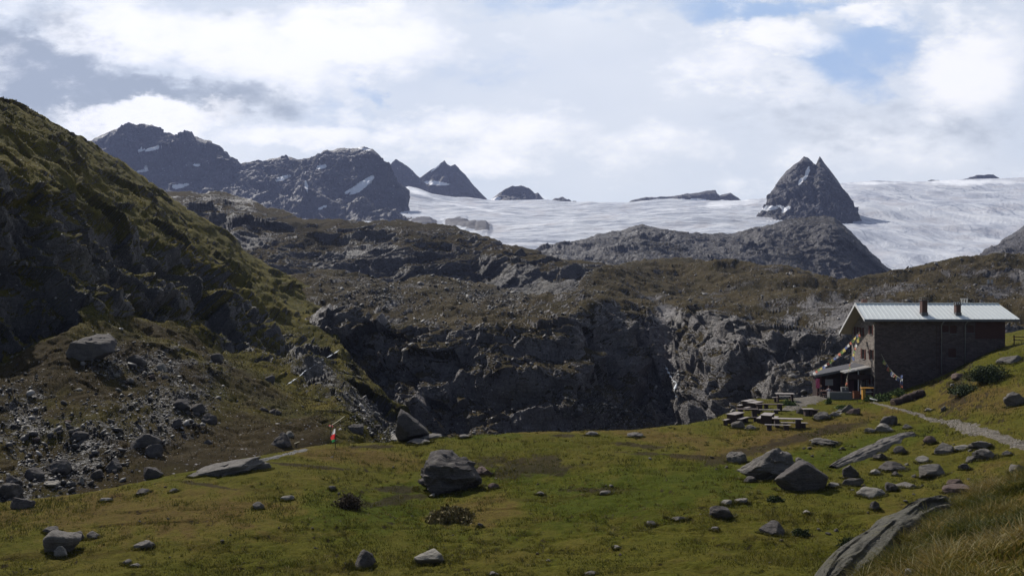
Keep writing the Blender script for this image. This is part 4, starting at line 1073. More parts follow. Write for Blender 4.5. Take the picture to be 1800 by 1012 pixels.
while n < 110:
    cx, cy, rx, ry, a = rnd.choice([(300, 720, 70, 40, .6), (150, 800, 90, 45, .5), (60, 850, 60, 30, .4), (130, 740, 90, 60, 0), (240, 660, 70, 25, .2), (640, 715, 70, 14, .75)])
    t_, r_ = rnd.uniform(0, 6.28), math.sqrt(rnd.random())
    x, y = math.cos(t_) * r_ * rx, math.sin(t_) * r_ * ry
    px, py = cx + x * math.cos(a) - y * math.sin(a), cy + x * math.sin(a) + y * math.cos(a)
    if px < 2 or py > 872 - px * 0.12: continue
    small_stone(px, py, rnd.choice([5, 6, 7, 8, 9, 11, 15]), 'loose angular stone among the rubble of the left scree slope', G_S, (2, 9, 1, 1)); n += 1

def scree(name, P, mask, count, size, label, seed, mats, grow=1.0):
    """a carpet of broken stone as one object"""
    rs = np.random.RandomState(seed); nr, nc = mask.shape
    u, v = proj(P); inside = (u > -40) & (u < 1850)
    dep = P[..., 1]
    w = (mask * inside).ravel(); w = w / w.sum()
    pick = rs.choice(len(w), count, p=w)
    c = P.reshape(-1, 3)[pick] + rs.normal(size=(count, 3)) * 0.15
    V, Fc = [], []; lib = [rock_points(900 + i, 1, planes=7, dims=(1, .8, .6), rough=0.0) for i in range(6)]
    szs = size * np.exp(rs.normal(size=count) * 0.55)
    kind = rs.randint(0, 6, count); ang = rs.uniform(0, 6.28, count); tl = rs.uniform(-.6, .6, (count, 2))
    shade = rs.rand(count); base = 0; sh = []
    for k in range(6):
        idx = np.where(kind == k)[0]; p, f = lib[k]
        m_, nv = len(idx), len(p)
        ca, sa = np.cos(ang[idx])[:, None], np.sin(ang[idx])[:, None]
        x = p[None, :, 0] * ca - p[None, :, 1] * sa; y = p[None, :, 0] * sa + p[None, :, 1] * ca
        z = p[None, :, 2] + x * tl[idx, :1] + y * tl[idx, 1:]
        q = np.stack([x, y, z], 2) * szs[idx][:, None, None] + c[idx][:, None, :]
        V.append(q.reshape(-1, 3)); Fc.append((f[None] + base + (np.arange(m_) * nv)[:, None, None]).reshape(-1)); base += m_ * nv
        sh.append(np.repeat(shade[idx], nv))
    me = raw_mesh(name, np.concatenate(V), np.concatenate(Fc), 3, mats, False, {'shade': np.concatenate(sh)})
    return tag(link(name, me), label, kind='stuff')
def scree_mat():
    m, t, b = new_mat('broken stone')
    p = t.node('ShaderNodeTexCoord').outputs['Object']; n = t.noise(p, 5, 6, 0.65)
    c = t.ramp(t.attr('shade'), [(0.0, (0.035, 0.032, 0.031)), (0.6, (0.062, 0.055, 0.050)), (0.9, (0.145, 0.132, 0.122)), (1.0, (0.38, 0.36, 0.34))])
    c = t.mix(0.6, c, t.mix(n, (0.3, .3, .3), (1, 1, 1)), 'MULTIPLY')
    t.put(b.inputs['Base Color'], c); b.inputs['Roughness'].default_value = 0.65
    return m
SCREE = scree_mat()
tl2 = T_HILL ** 1.5 + 0.015 * (P_HILL[..., 1] < 130)
scree('scree', P_HILL, tl2, 5000, 0.11, 'broken grey rubble carpeting parts of the left hillside', 3, SCREE)
scree('scree', P_MID, (T_MID + 0.12) * (P_MID[..., 1] < 340) * (np.abs(normals(P_MID)[..., 2]) > 0.6), 9000, 0.26, 'broken stone strewn over the moor and cliff ledges', 4, SCREE)

# ------------------------------------------------------------------ grass
def grass_mat(name, lo, hi, tip):
    m, t, b = new_mat(name)
    sh = t.attr('shade'); h = t.attr('tip')
    c = t.ramp(sh, [(0.0, lo), (0.55, hi), (0.85, tip), (1.0, (0.30, 0.26, 0.13))])
    t.put(b.inputs['Base Color'], c); b.inputs['Roughness'].default_value = 0.6
    b.inputs['Specular IOR Level'].default_value = 0.3
    tr = t.node('ShaderNodeBsdfTranslucent'); t.put(tr.inputs[0], c)
    mx = t.node('ShaderNodeMixShader'); mx.inputs[0].default_value = 0.35
    out = [n_ for n_ in t.n if n_.type == 'OUTPUT_MATERIAL'][0]
    t.l.new(b.outputs[0], mx.inputs[1]); t.l.new(tr.outputs[0], mx.inputs[2]); t.l.new(mx.outputs[0], out.inputs[0])
    return m
def blades(name, X, Y, Z, hgt, wid, lean, shade, mat, label, seed=1, segs=3, down=None):
    rs = np.random.RandomState(seed); n = len(X)
    a = rs.uniform(0, 6.28, n); dx, dy = np.cos(a), np.sin(a)
    la = rs.uniform(0, 6.28, n)
    lx, ly = np.cos(la) * lean, np.sin(la) * lean
    if down is not None: lx = lx + down[0]; ly = ly + down[1]
    V = []
    for k in range(segs + 1):
        f = k / segs; w = wid * (1 - f ** 1.6) * 0.5
        bx, by = X + lx * hgt * f * f, Y + ly * hgt * f * f; bz = Z + hgt * f * (1 - 0.35 * f * np.hypot(lx, ly))
        if k < segs:
            V.append(np.stack([bx - dx * w, by - dy * w, bz], 1)); V.append(np.stack([bx + dx * w, by + dy * w, bz], 1))
        else: V.append(np.stack([bx, by, bz], 1))
    nv = len(V); V = np.stack(V, 1).reshape(-1, 3)
    loc = []
    for k in range(segs - 1):
        a0 = 2 * k; loc += [[a0, a0 + 1, a0 + 3], [a0, a0 + 3, a0 + 2]]
    loc += [[2 * (segs - 1), 2 * (segs - 1) + 1, nv - 1]]
    Fc = (np.array(loc)[None] + (np.arange(n) * nv)[:, None, None]).ravel()
    me = raw_mesh(name, V, Fc, 3, mat, True, {'shade': np.repeat(shade, nv)})
    return tag(link(name, me), label, kind='stuff')
rs = np.random.RandomState(5)
# tall alpine grass on the knoll
N = 150000
gp = rs.uniform(1430, 1960, N); gd = rs.uniform(6.0, 17.0, N) ; gd = 6 + 11 * np.sqrt(rs.rand(N))
kc = np.interp(gp, KT_px, KT_Y)
X = (gp - CX) / F * gd
dens = fbm(np.stack([X / 0.42, gd / 0.42, X * 0], 1), 3) * 1.3 + 0.4 * fbm(np.stack([X / 2.5, gd / 2.5, X * 0 + 5], 1), 2)
edge = gp - np.interp(gd, [9.6, 11, 11.9, 12.9, 13.6, 14.2, 15.5], [1440, 1500, 1545, 1595, 1632, 1665, 1690])
keep = (gd < kc + 1.2) & (edge > rs.uniform(-10, 60, N)) & (dens > rs.uniform(-0.55, 0.45, N))
X, gd2, dn = X[keep], gd[keep], dens[keep]
Z = ground_z(X, gd2) - 0.01
hue = fbm(np.stack([X / 1.3, gd2 / 1.3, X * 0 + 9], 1), 4)
shade = np.clip(0.40 + hue * 0.75 + rs.normal(size=len(X)) * 0.24, 0, 1)
hg = (0.10 + 0.13 * rs.rand(len(X))) * (0.6 + 1.3 * np.clip(dn + 0.2, 0, 1))
G_TALL = grass_mat('alpine grass', (0.045, 0.060, 0.006), (0.15, 0.125, 0.018), (0.27, 0.18, 0.045))
blades('grass', X, gd2, Z, hg, 0.010 + 0.006 * rs.rand(len(X)), 0.75, shade, G_TALL, 'tall tufted yellow green grass covering the knoll in the lower right corner', 2, 3, down=(-0.25, -0.15))
# short meadow turf: coarse tufts
N = 190000
gp = rs.uniform(-60, 1860, N); inv = rs.uniform(1 / 108, 1 / 34, N); gd = 1 / inv
X = (gp - CX) / F * gd
dens = fbm(np.stack([X / 1.4, gd / 1.4, X * 0], 1), 4) + 0.6 * fbm(np.stack([X / 7, gd / 7, X * 0 + 3], 1), 3)
rock_here = (((X - 39.5) / 6.0) ** 2 + ((gd - 103.5) / 5.0) ** 2) < 1
zb, wk = base_height(X, gd)
hill_y = np.interp(gp, [0, 160, 300, 400, 500, 570, 600, 660, 700, 900, 1200, 1300, 1400, 1500], [54, 56, 59, 63, 69, 72, 76, 79, 80, 82, 89, 98, 106, 112])
keep = (dens > rs.uniform(-0.3, 0.55, N)) & ~rock_here & (gd < hill_y) & (wk < 0.05)
X, gd2, dn = X[keep], gd[keep], dens[keep]
Z = ground_z(X, gd2) - 0.01
hue = fbm(np.stack([X / 6, gd2 / 9, X * 0 + 9], 1), 4)
shade = np.clip(0.34 + hue * 0.55 + rs.normal(size=len(X)) * 0.14, 0, 0.9)
hg = (0.05 + 0.09 * rs.rand(len(X))) * (0.7 + 1.3 * np.clip(dn + 0.2, 0, 1)) * (1 + (gd2 - 34) / 60)
G_SHORT = grass_mat('short turf', (0.030, 0.038, 0.004), (0.100, 0.090, 0.012), (0.20, 0.165, 0.05))
blades('grass', X, gd2, Z, hg, 0.020 + 0.025 * rs.rand(len(X)) * (gd2 / 45), 0.5, shade, G_SHORT, 'short tussocky grass of the mountain meadow', 3, 2)

lowm = (P_HILL[..., 1] < 175) * np.clip(np.abs(normals(P_HILL)[..., 2]) - .35, 0, 1) * (1 - 0.5 * T_HILL)
hu, hv = proj(P_HILL); lowm = lowm * (hu > -40) * (hu < 790); w_ = (lowm * P_HILL[..., 1]).ravel(); w_ = w_ / w_.sum()
N = 90000; pk = rs.choice(len(w_), N, p=w_); c = P_HILL.reshape(-1, 3)[pk] + rs.normal(size=(N, 3)) * [.12, .2, .02]
cl = fbm(c / 2.2, 4, seed=3); kp = cl > rs.uniform(-.4, .5, N); c, cl = c[kp], cl[kp]
shade = np.clip(0.28 + fbm(c / 9, 4, seed=8) * 0.7 + rs.normal(size=len(c)) * 0.15, 0, 0.85)
G_HEATH = grass_mat('hillside heath', (0.018, 0.016, 0.005), (0.060, 0.050, 0.008), (0.12, 0.085, 0.02))
blades('grass', c[:, 0], c[:, 1], c[:, 2] - .03, (0.08 + 0.14 * rs.rand(len(c))) * (c[:, 1] / 90) * (1 + .8 * np.clip(cl, 0, 1)), (0.05 + 0.06 * rs.rand(len(c))) * (c[:, 1] / 90), 0.6, shade, G_HEATH, 'coarse grass and heather of the left hillside', 7, 2)

# bigger tussocks in loose groups over the meadow
def tussocks(cx, cy, n_bl, spread, hmin, hmax, wd, seed, label, mat, lean=.6, base=.45):
    rs_ = np.random.RandomState(seed); k = len(cx)
    X = np.repeat(cx, n_bl) + rs_.normal(size=k * n_bl) * np.repeat(spread, n_bl); Y = np.repeat(cy, n_bl) + rs_.normal(size=k * n_bl) * np.repeat(spread, n_bl)
    Z = ground_z(X, Y) - .02
    tone = np.repeat(rs_.normal(size=k) * .16, n_bl)
    sh = np.clip(base + tone + rs_.normal(size=len(X)) * .15, 0, 1)
    blades('grass', X, Y, Z, rs_.uniform(hmin, hmax, len(X)), wd * (Y / 45) * rs_.uniform(.7, 1.3, len(X)), lean, sh, mat, label, seed, 2)
N = 9000
gp = rs.uniform(-40, 1840, N); gd = 1 / rs.uniform(1 / 100, 1 / 34, N); X = (gp - CX) / F * gd
dn = fbm(np.stack([X / 5, gd / 5, X * 0 + 2], 1), 4) + .5 * fbm(np.stack([X / 1.2, gd / 1.2, X * 0 + 2], 1), 2)
kp = (dn > rs.uniform(.0, .7, N)) & (gd < np.interp(gp, [0, 160, 300, 400, 500, 570, 600, 660, 700, 900, 1200, 1300, 1400, 1500], [53, 55, 58, 62, 68, 71, 75, 78, 79, 80, 87, 96, 92, 92])) & (base_height(X, gd)[1] < .05)
tussocks(X[kp], gd[kp], 16, np.full(kp.sum(), .10), .10, .26, .035, 21, 'loose tussocks of longer grass on the meadow', G_SHORT)
# grass growing up round the foot of the boulders
bx, by = [], []
for o in list(COL.objects):
    if o.name.startswith('boulder') and 'label' in o and o.location.y < 110 and o.location.x / o.location.y * F + CX > 60:
        d_ = o.dimensions; k = int(14 + 50 * d_.x)
        zg = ground_z([o.location.x], [o.location.y])[0]
        if abs(zg - o.location.z) > 1.6: continue
        an = rs.uniform(math.pi * .95, math.pi * 2.05, k)
        bx += list(o.location.x + np.cos(an) * d_.x * .50 * rs.uniform(.92, 1.15, k)); by += list(o.location.y + np.sin(an) * d_.y * .50 * rs.uniform(.92, 1.25, k))
bx, by = np.array(bx), np.array(by)
tussocks(bx, by, 7, np.full(len(bx), .05), .07, .24, .028, 22, 'grass growing up around the foot of the meadow boulders', G_SHORT, base=.35)

# ------------------------------------------------------------------ bushes and leafy plants
def leaf_mat(name, lo, hi):
    m, t, b = new_mat(name)
    c = t.ramp(t.attr('shade'), [(0.0, lo), (1.0, hi)])
    t.put(b.inputs['Base Color'], c); b.inputs['Roughness'].default_value = 0.7; b.inputs['Specular IOR Level'].default_value = 0.2
    return m
def bush(px, py, w, h, mat, label, cat='bush', name='shrub', n=3500, leaf=0.055, seed=1, stems=14, upright=False):
    L = at(px, py); s = L.y / F; W, H = w * s / 2, h * s
    rs = np.random.RandomState(seed)
    root = empty(name, L)
    d = rs.normal(size=(n, 3)); d /= np.linalg.norm(d, axis=1, keepdims=True); d[:, 2] = np.abs(d[:, 2])
    r = rs.rand(n) ** 0.55
    lump = 1 + 0.75 * fbm(d * 2.2, 3, seed=seed) + 0.12 * fbm(d * 7, 2, seed=seed)
    c = d * (r * lump)[:, None] * np.array([W, W * 0.8, H])
    c[:, 2] -= 0.03
    a, b_ = rs.normal(size=(n, 3)), rs.normal(size=(n, 3))
    if upright: a[:, 2] *= 2.5
    a /= np.linalg.norm(a, axis=1, keepdims=True); b_ /= np.linalg.norm(b_, axis=1, keepdims=True)
    sz = leaf * rs.uniform(.6, 1.4, n)[:, None]
    V = np.stack([c - a * sz, c + b_ * sz * .45, c + a * sz, c - b_ * sz * .45], 1).reshape(-1, 3)
    me = raw_mesh('foliage', V, np.arange(n * 4), 4, mat, False, {'shade': np.repeat(rs.rand(n), 4)})
    link('foliage', me, root)
    bm = bmesh.new()
    for i in range(stems):
        an = rs.uniform(0, 6.28); tip = Vector((math.cos(an) * W * .7 * rs.rand(), math.sin(an) * W * .5 * rs.rand(), H * rs.uniform(.6, .95)))
        tube(bm, [Vector((tip.x * .15, tip.y * .15, -0.05)), tip * 0.6 + Vector((0, 0, H * .05)), tip], [0.02, .012, .005], 5)
    me2 = bpy.data.meshes.new('stem'); bm.to_mesh(me2); bm.free(); me2.materials.append(WOOD_DARK)
    link('stem', me2, root)
    tag(root, label, cat)
    return root
def tube(bm, pts, rad, n=8, cap=True):
    rings = []
    for i, p in enumerate(pts):
        t = (pts[min(i + 1, len(pts) - 1)] - pts[max(i - 1, 0)]).normalized()
        x = t.orthogonal().normalized(); y = t.cross(x)
        if i and rings:
            x = (px_ - t * px_.dot(t)).normalized(); y = t.cross(x)
        px_ = x
        r = rad[i] if isinstance(rad, (list, tuple)) else rad
        rings.append([bm.verts.new(p + (x * math.cos(2 * math.pi * k / n) + y * math.sin(2 * math.pi * k / n)) * r) for k in range(n)])
    for a, b in zip(rings[:-1], rings[1:]):
        for k in range(n): bm.faces.new((a[k], a[(k + 1) % n], b[(k + 1) % n], b[k]))
    if cap: bm.faces.new(rings[0][::-1]); bm.faces.new(rings[-1])
WOOD_DARK = plain('weathered dark wood', (0.05, 0.038, 0.032), 0.8, vary=0.5, scale=7, bump=0.02)
L_JUN = leaf_mat('juniper green', (0.018, 0.030, 0.010), (0.055, 0.075, 0.020))
L_BRN = leaf_mat('brown heath', (0.03, 0.02, 0.014), (0.11, 0.075, 0.045))
L_NET = leaf_mat('nettle green', (0.03, 0.055, 0.012), (0.10, 0.15, 0.03))
L_DRY = leaf_mat('dry grass tuft', (0.08, 0.07, 0.02), (0.26, 0.21, 0.10))
bush(1735, 668, 72, 28, L_JUN, 'broad dark green juniper bush high on the slope right of the hut', n=9000, leaf=0.10, seed=1)
bush(1692, 690, 62, 16, L_JUN, 'low green creeping bush below the broad juniper bush', n=4500, leaf=0.10, seed=2)
bush(614, 892, 44, 26, L_BRN, 'brown leafless looking bush on the left middle meadow', n=3800, leaf=0.07, seed=3)
bush(790, 912, 84, 22, L_DRY, 'mound of dry bleached grass in front of the largest boulder', cat='grass tussock', name='tussock', n=4500, leaf=0.13, seed=5, upright=True)
bush(1389, 711, 28, 9, L_NET, 'bright green leafy clump in front of the farthest picnic table', cat='plant', name='leafy_plant', n=1500, leaf=0.10, seed=7)
bush(1458, 708, 12, 12, L_NET, 'bright green weed at the left end of the stone trough', cat='plant', name='leafy_plant', n=500, leaf=0.10, seed=8)
bush(1556, 703, 34, 13, L_NET, 'patch of green weeds at the foot of the shaded long wall', cat='plant', name='leafy_plant', n=1600, leaf=0.11, seed=9)
bush(1530, 704, 22, 11, L_NET, 'dark green weeds under the small yellow wooden stand', cat='plant', name='leafy_plant', n=900, leaf=0.10, seed=10)
bush(1580, 693, 30, 12, L_NET, 'green weeds behind the dark log', cat='plant', name='leafy_plant', n=1200, leaf=0.11, seed=13)
bush(1484, 716, 30, 6, L_NET, 'low bright weeds around the leaning slabs before the hut', cat='plant', name='leafy_plant', n=900, leaf=0.09, seed=11)
bush(1365, 880, 30, 10, L_JUN, 'dark green tussock below the domed boulder', cat='grass tussock', name='tussock', n=1500, leaf=0.07, seed=12, upright=True)
bush(1408, 938, 30, 12, L_JUN, 'dark green tussock right of the dark triangular rock', cat='grass tussock', name='tussock', n=1500, leaf=0.06, seed=14, upright=True)
bush(1505, 960, 60, 14, L_JUN, 'wide dark tussock left of the lichen covered slab', cat='grass tussock', name='tussock', n=3000, leaf=0.06, seed=15, upright=True)

# ------------------------------------------------------------------ the mountain hut
def wall_mat(name, a, b_, mortar, scale=2.6):
    m, t, b = new_mat(name)
    p = t.node('ShaderNodeTexCoord').outputs['Object']
    mp = t.node('ShaderNodeMapping', ins={'Vector': p, 'Scale': (1, 1, 2.3)})
    wp = t.vmath('ADD', mp.outputs[0], t.vmath('SCALE', t.noise(p, 3, 3, out=1), 0.25))
    e = t.voro(wp, scale, 'DISTANCE_TO_EDGE'); r = t.voro(wp, scale, 'F1', out=1)
    sp = t.node('ShaderNodeSeparateColor'); t.l.new(r, sp.inputs[0])
    c = t.mix(sp.outputs[0], a, b_)
    c = t.mix(t.math('MULTIPLY', t.noise(p, 9, 6, 0.7), 0.5), c, tuple(x * 0.6 for x in a))
    c = t.mix(t.math('MULTIPLY', t.remap(t.noise(p, 0.35, 4), 0.45, 0.7), 0.45), c, tuple(x * 0.45 for x in b_))
    c = t.mix(t.remap(e, 0.05, 0.0), c, mortar)
    t.put(b.inputs['Base Color'], c); b.inputs['Roughness'].default_value = 0.9
    bn = t.node('ShaderNodeBump', ins={'Height': t.remap(e, 0.0, 0.12), 'Strength': 0.9, 'Distance': 0.06})
    t.l.new(bn.outputs[0], b.inputs['Normal'])
    return m
W_STONE = wall_mat('rubble masonry', (0.15, 0.125, 0.11), (0.36, 0.31, 0.27), (0.27, 0.245, 0.22))  # lit copy of the hut masonry: sunlight painted in as paler colour
W_SHADE = wall_mat('shade toned masonry', (0.085, 0.060, 0.054), (0.20, 0.145, 0.128), (0.11, 0.09, 0.08))  # same masonry for the walls turned from the sun, shade painted into its colour
METAL = plain('sheet metal roof', (0.80, 0.82, 0.80), 0.45, 0.0, vary=0.10, scale=1.2)
TRIM = plain('grey metal edge', (0.11, 0.11, 0.12), 0.5, 0.3)
SOFFIT = plain('pale timber soffit', (0.30, 0.27, 0.23), 0.8, vary=0.2)
SHUT = plain('dark red shutter', (0.085, 0.022, 0.014), 0.65, vary=0.3)
REDW = plain('red brown timber', (0.07, 0.028, 0.02), 0.75, vary=0.35, scale=3)
BRN = plain('brown board wall', (0.035, 0.02, 0.018), 0.8, vary=0.4, scale=4)
WHITE = plain('white paint', (0.62, 0.62, 0.62), 0.5, vary=0.08)
GLASS = plain('dark window glass', (0.03, 0.035, 0.045), 0.12, vary=0.1, spec=0.7)
GLASSP = plain('curtained window pane', (0.32, 0.33, 0.33), 0.3, vary=0.15, scale=2)
BRICK = plain('chimney brick', (0.10, 0.055, 0.045), 0.85, vary=0.4, scale=9)
CONC = plain('rough concrete', (0.15, 0.15, 0.15), 0.9, vary=0.25, scale=4, bump=0.01)
YEL = plain('yellow larch board', (0.50, 0.26, 0.05), 0.6, vary=0.2, scale=5)
ORNG = plain('orange brown crate', (0.22, 0.09, 0.045), 0.7, vary=0.3, scale=5)
PLANK = plain('bleached table plank', (0.25, 0.215, 0.195), 0.6, vary=0.25, scale=5, bump=0.004)
BLOCK = plain('dark table block', (0.055, 0.036, 0.034), 0.85, vary=0.35, scale=5, bump=0.01)
PIPE = plain('zinc pipe', (0.34, 0.33, 0.32), 0.5, 0.3)

def part(name, bm, mat, parent, bevel=0.0, smooth=False):
    me = bpy.data.meshes.new(name)
    bmesh.ops.recalc_face_normals(bm, faces=bm.faces)
    if smooth:
        for f in bm.faces: f.smooth = True
    bm.to_mesh(me); bm.free(); me.materials.append(mat)
    o = link(name, me, parent)
    if bevel:
        md = o.modifiers.new('bevel', 'BEVEL'); md.width = bevel; md.segments = 2; md.limit_method = 'ANGLE'
    return o
def box(bm, x0, x1, y0, y1, z0, z1):
    v = [bm.verts.new(c) for c in ((x0, y0, z0), (x1, y0, z0), (x1, y1, z0), (x0, y1, z0), (x0, y0, z1), (x1, y0, z1), (x1, y1, z1), (x0, y1, z1))]
    for f in ((0, 3, 2, 1), (4, 5, 6, 7), (0, 1, 5, 4), (1, 2, 6, 5), (2, 3, 7, 6), (3, 0, 4, 7)): bm.faces.new([v[i] for i in f])
    return v
def boxpart(name, b, mat, parent, bevel=0.0):
    bm = bmesh.new(); box(bm, *b); return part(name, bm, mat, parent, bevel)
def hexa(bm, low, high):
    v = [bm.verts.new(c) for c in low + high]
    for f in ((0, 3, 2, 1), (4, 5, 6, 7), (0, 1, 5, 4), (1, 2, 6, 5), (2, 3, 7, 6), (3, 0, 4, 7)): bm.faces.new([v[i] for i in f])

hut = empty('mountain_hut', (50, 104, -13.1))
tag(hut, 'three storey stone mountain hut with a shiny sheet metal gable roof', 'mountain hut')
HO = Vector((50, 104, -13.1))
XL, XR, YN, YF, YR = 42.84, 58.25, 100.8, 107.6, 103.0
ZB = -15.0
NE, FE, RG = (41.33, 100.0, -3.66), (41.6, 108.5, -5.70), (41.43, 103.0, -1.87)
def zroof(y):
    return NE[2] + (RG[2] - NE[2]) * (y - 100) / 3 if y < YR else RG[2] + (FE[2] - RG[2]) * (y - YR) / 5.5
def W(x, y, z): return (x - HO.x, y - HO.y, z - HO.z)
def Wb(b): return (b[0] - HO.x, b[1] - HO.x, b[2] - HO.y, b[3] - HO.y, b[4] - HO.z, b[5] - HO.z)
T = 0.5
# walls: long wall, back wall, gable walls (pentagons); openings are set in as deep reveals
def prism(bm, poly, axis_pts):
    """poly in (y, z), extruded between two x"""
    a = [bm.verts.new(W(axis_pts[0], y, z)) for y, z in poly]; b = [bm.verts.new(W(axis_pts[1], y, z)) for y, z in poly]
    bm.faces.new(a); bm.faces.new(b[::-1])
    for i in range(len(poly)): bm.faces.new((a[i], a[(i + 1) % len(poly)], b[(i + 1) % len(poly)], b[i]))
rt = 0.16
def gable(x0, x1, mat, holes=()):
    """gable wall made of strips around its window holes (y0, y1, z0, z1)"""
    bm = bmesh.new()
    ys = sorted({YN + 0.3, YF, YR, *[h[0] for h in holes], *[h[1] for h in holes]})
    for a, b in zip(ys[:-1], ys[1:]):
        hs = sorted([h for h in holes if h[0] <= a + 1e-6 and h[1] >= b - 1e-6], key=lambda h: h[2])
        z = ZB
        for h in hs:
            prism(bm, [(a, z), (b, z), (b, h[2]), (a, h[2])], (x0, x1)); z = h[3]
        prism(bm, [(a, z), (b, z), (b, zroof(b) - rt), (a, zroof(a) - rt)], (x0, x1))
    bmesh.ops.remove_doubles(bm, verts=bm.verts, dist=0.0005)
    dead = [f for f in bm.faces if all(len(e.link_faces) > 2 for e in f.edges) and abs(f.normal.x) < 0.1]
    return part('gable_wall', bm, mat, hut)
def win_at(px, py, w, h):
    y = XL * F / (px - CX); z = (CY - py) / F * y
    return (y - w / 2, y + w / 2, z - h / 2, z + h / 2)
wins = [win_at(1505.6, 582, .62, 1.0), win_at(1515.0, 583, .62, 1.0), win_at(1531.4, 580, .66, 1.0), win_at(1517.7, 622, .70, 1.15), win_at(1532.2, 623, .70, 1.15),
        win_at(1516.2, 662, .55, .85), win_at(1532.6, 668, .68, 1.1)]
door = (103.05, 103.85, -13.6, -11.0)
door2 = (105.3, 106.4, -13.9, -11.4)
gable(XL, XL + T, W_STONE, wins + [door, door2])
gable(XR - T, XR, W_SHADE)
# long wall facing the photographer
fw = [((1656, 1668), (572, 584)), ((1670, 1682), (572, 586)), ((1700, 1712), (572, 585)), ((1667, 1681), (612, 628))]
lh = []
for (a, b), (c, d) in fw:
    lh.append(((a - CX) / F * YN, (b - CX) / F * YN, (CY - d) / F * YN, (CY - c) / F * YN))
bm = bmesh.new()
xs = sorted({XL, XR, *[h[0] for h in lh], *[h[1] for h in lh]})
for a, b in zip(xs[:-1], xs[1:]):
    z = ZB
    for h in sorted([h for h in lh if h[0] <= a + 1e-6 and h[1] >= b - 1e-6], key=lambda h: h[2]):
        box(bm, *Wb((a, b, YN, YN + .298, z, h[2]))); z = h[3]
    box(bm, *Wb((a, b, YN, YN + .298, z, zroof(YN) - rt)))
part('long_wall', bm, W_SHADE, hut)
boxpart('long_wall', Wb((XL + T, XR - T, YF - T, YF, ZB, zroof(YF) - rt)), W_STONE, hut)
# corner strip in the masonry with painted sunlight, covering the shaded copy's end
boxpart('corner_stones', Wb((XL - 0.05, XL + 0.06, YN - 0.03, YN + 0.42, ZB, zroof(YN) - rt)), W_STONE, hut)
for k, (a, b, c, d) in enumerate(wins):
    wroot = boxpart('window', Wb((XL + 0.20, XL + 0.26, a, b, c, d)), WHITE, hut)
    boxpart('pane', Wb((XL + 0.165, XL + 0.195, a + .06, (a + b) / 2 - .03, c + .07, d - .07)), GLASS, wroot)
    boxpart('pane', Wb((XL + 0.165, XL + 0.195, (a + b) / 2 + .03, b - .06, c + .07, d - .07)), GLASS, wroot)
    boxpart('sill', Wb((XL - 0.08, XL + 0.19, a - .05, b + .05, c - .07, c - .005)), CONC, wroot)
    sw = (b - a) * 0.52
    for (s0, s1) in ((a - sw, a - 0.01), (b + 0.01, b + sw)):
        bm = bmesh.new(); box(bm, *Wb((XL - 0.05, XL - 0.005, s0, s1, c - .03, d + .03)))
        for q_ in range(1, 7):
            zz = c + (d - c) * q_ / 7; box(bm, *Wb((XL - 0.07, XL - 0.051, s0 + .04, s1 - .04, zz - .03, zz + .03)))
        part('shutter', bm, SHUT, wroot)
for dr, mt in ((door, GLASSP), (door2, WHITE)):
    a, b, c, d = dr
    r_ = boxpart('door', Wb((XL + 0.22, XL + 0.28, a, b, c, d)), mt, hut)
    for (u0, u1, v0, v1) in ((a, a + .09, c, d), (b - .09, b, c, d), (a + .09, b - .09, d - .1, d), (a + .09, b - .09, c + 1.0, c + 1.1)):
        boxpart('door_frame', Wb((XL + 0.16, XL + 0.21, u0, u1, v0, v1)), REDW if mt is GLASSP else WHITE, r_)
    bm = bmesh.new(); tube(bm, [Vector(W(XL + .15, a + .14, c + 1.25)), Vector(W(XL + .08, a + .14, c + 1.25)), Vector(W(XL + .08, a + .26, c + 1.25))], 0.015, 6)
    part('handle', bm, PIPE, r_)
for (a, b, c, d) in lh:
    wr = boxpart('window', Wb((a, b, YN + .22, YN + .28, c, d)), REDW, hut)
    wr['label'] = 'window of the shaded long wall closed by dull red shutters'
    mid = (a + b) / 2
    for (s0, s1) in ((a + .01, mid - .01), (mid + .01, b - .01)):
        bm = bmesh.new(); box(bm, *Wb((s0, s1, YN + .06, YN + .11, c + .01, d - .01)))
        for q_ in range(1, 8):
            zz = c + (d - c) * q_ / 8; box(bm, *Wb((s0 + .05, s1 - .05, YN + .04, YN + .059, zz - .02, zz + .02)))
        part('shutter', bm, REDW, wr)
    boxpart('sill', Wb((a - .08, b + .08, YN - .09, YN - .004, c - .09, c - .01)), CONC, wr)
# dull red board cladding under the eaves on the right
bm = bmesh.new()
x = (1714 - CX) / F * YN
while x < XR - 0.05:
    box(bm, *Wb((x, min(x + .19, XR - .02), YN - .05, YN - .004, -6.0, -4.05))); x += 0.2
part('cladding', bm, REDW, hut)
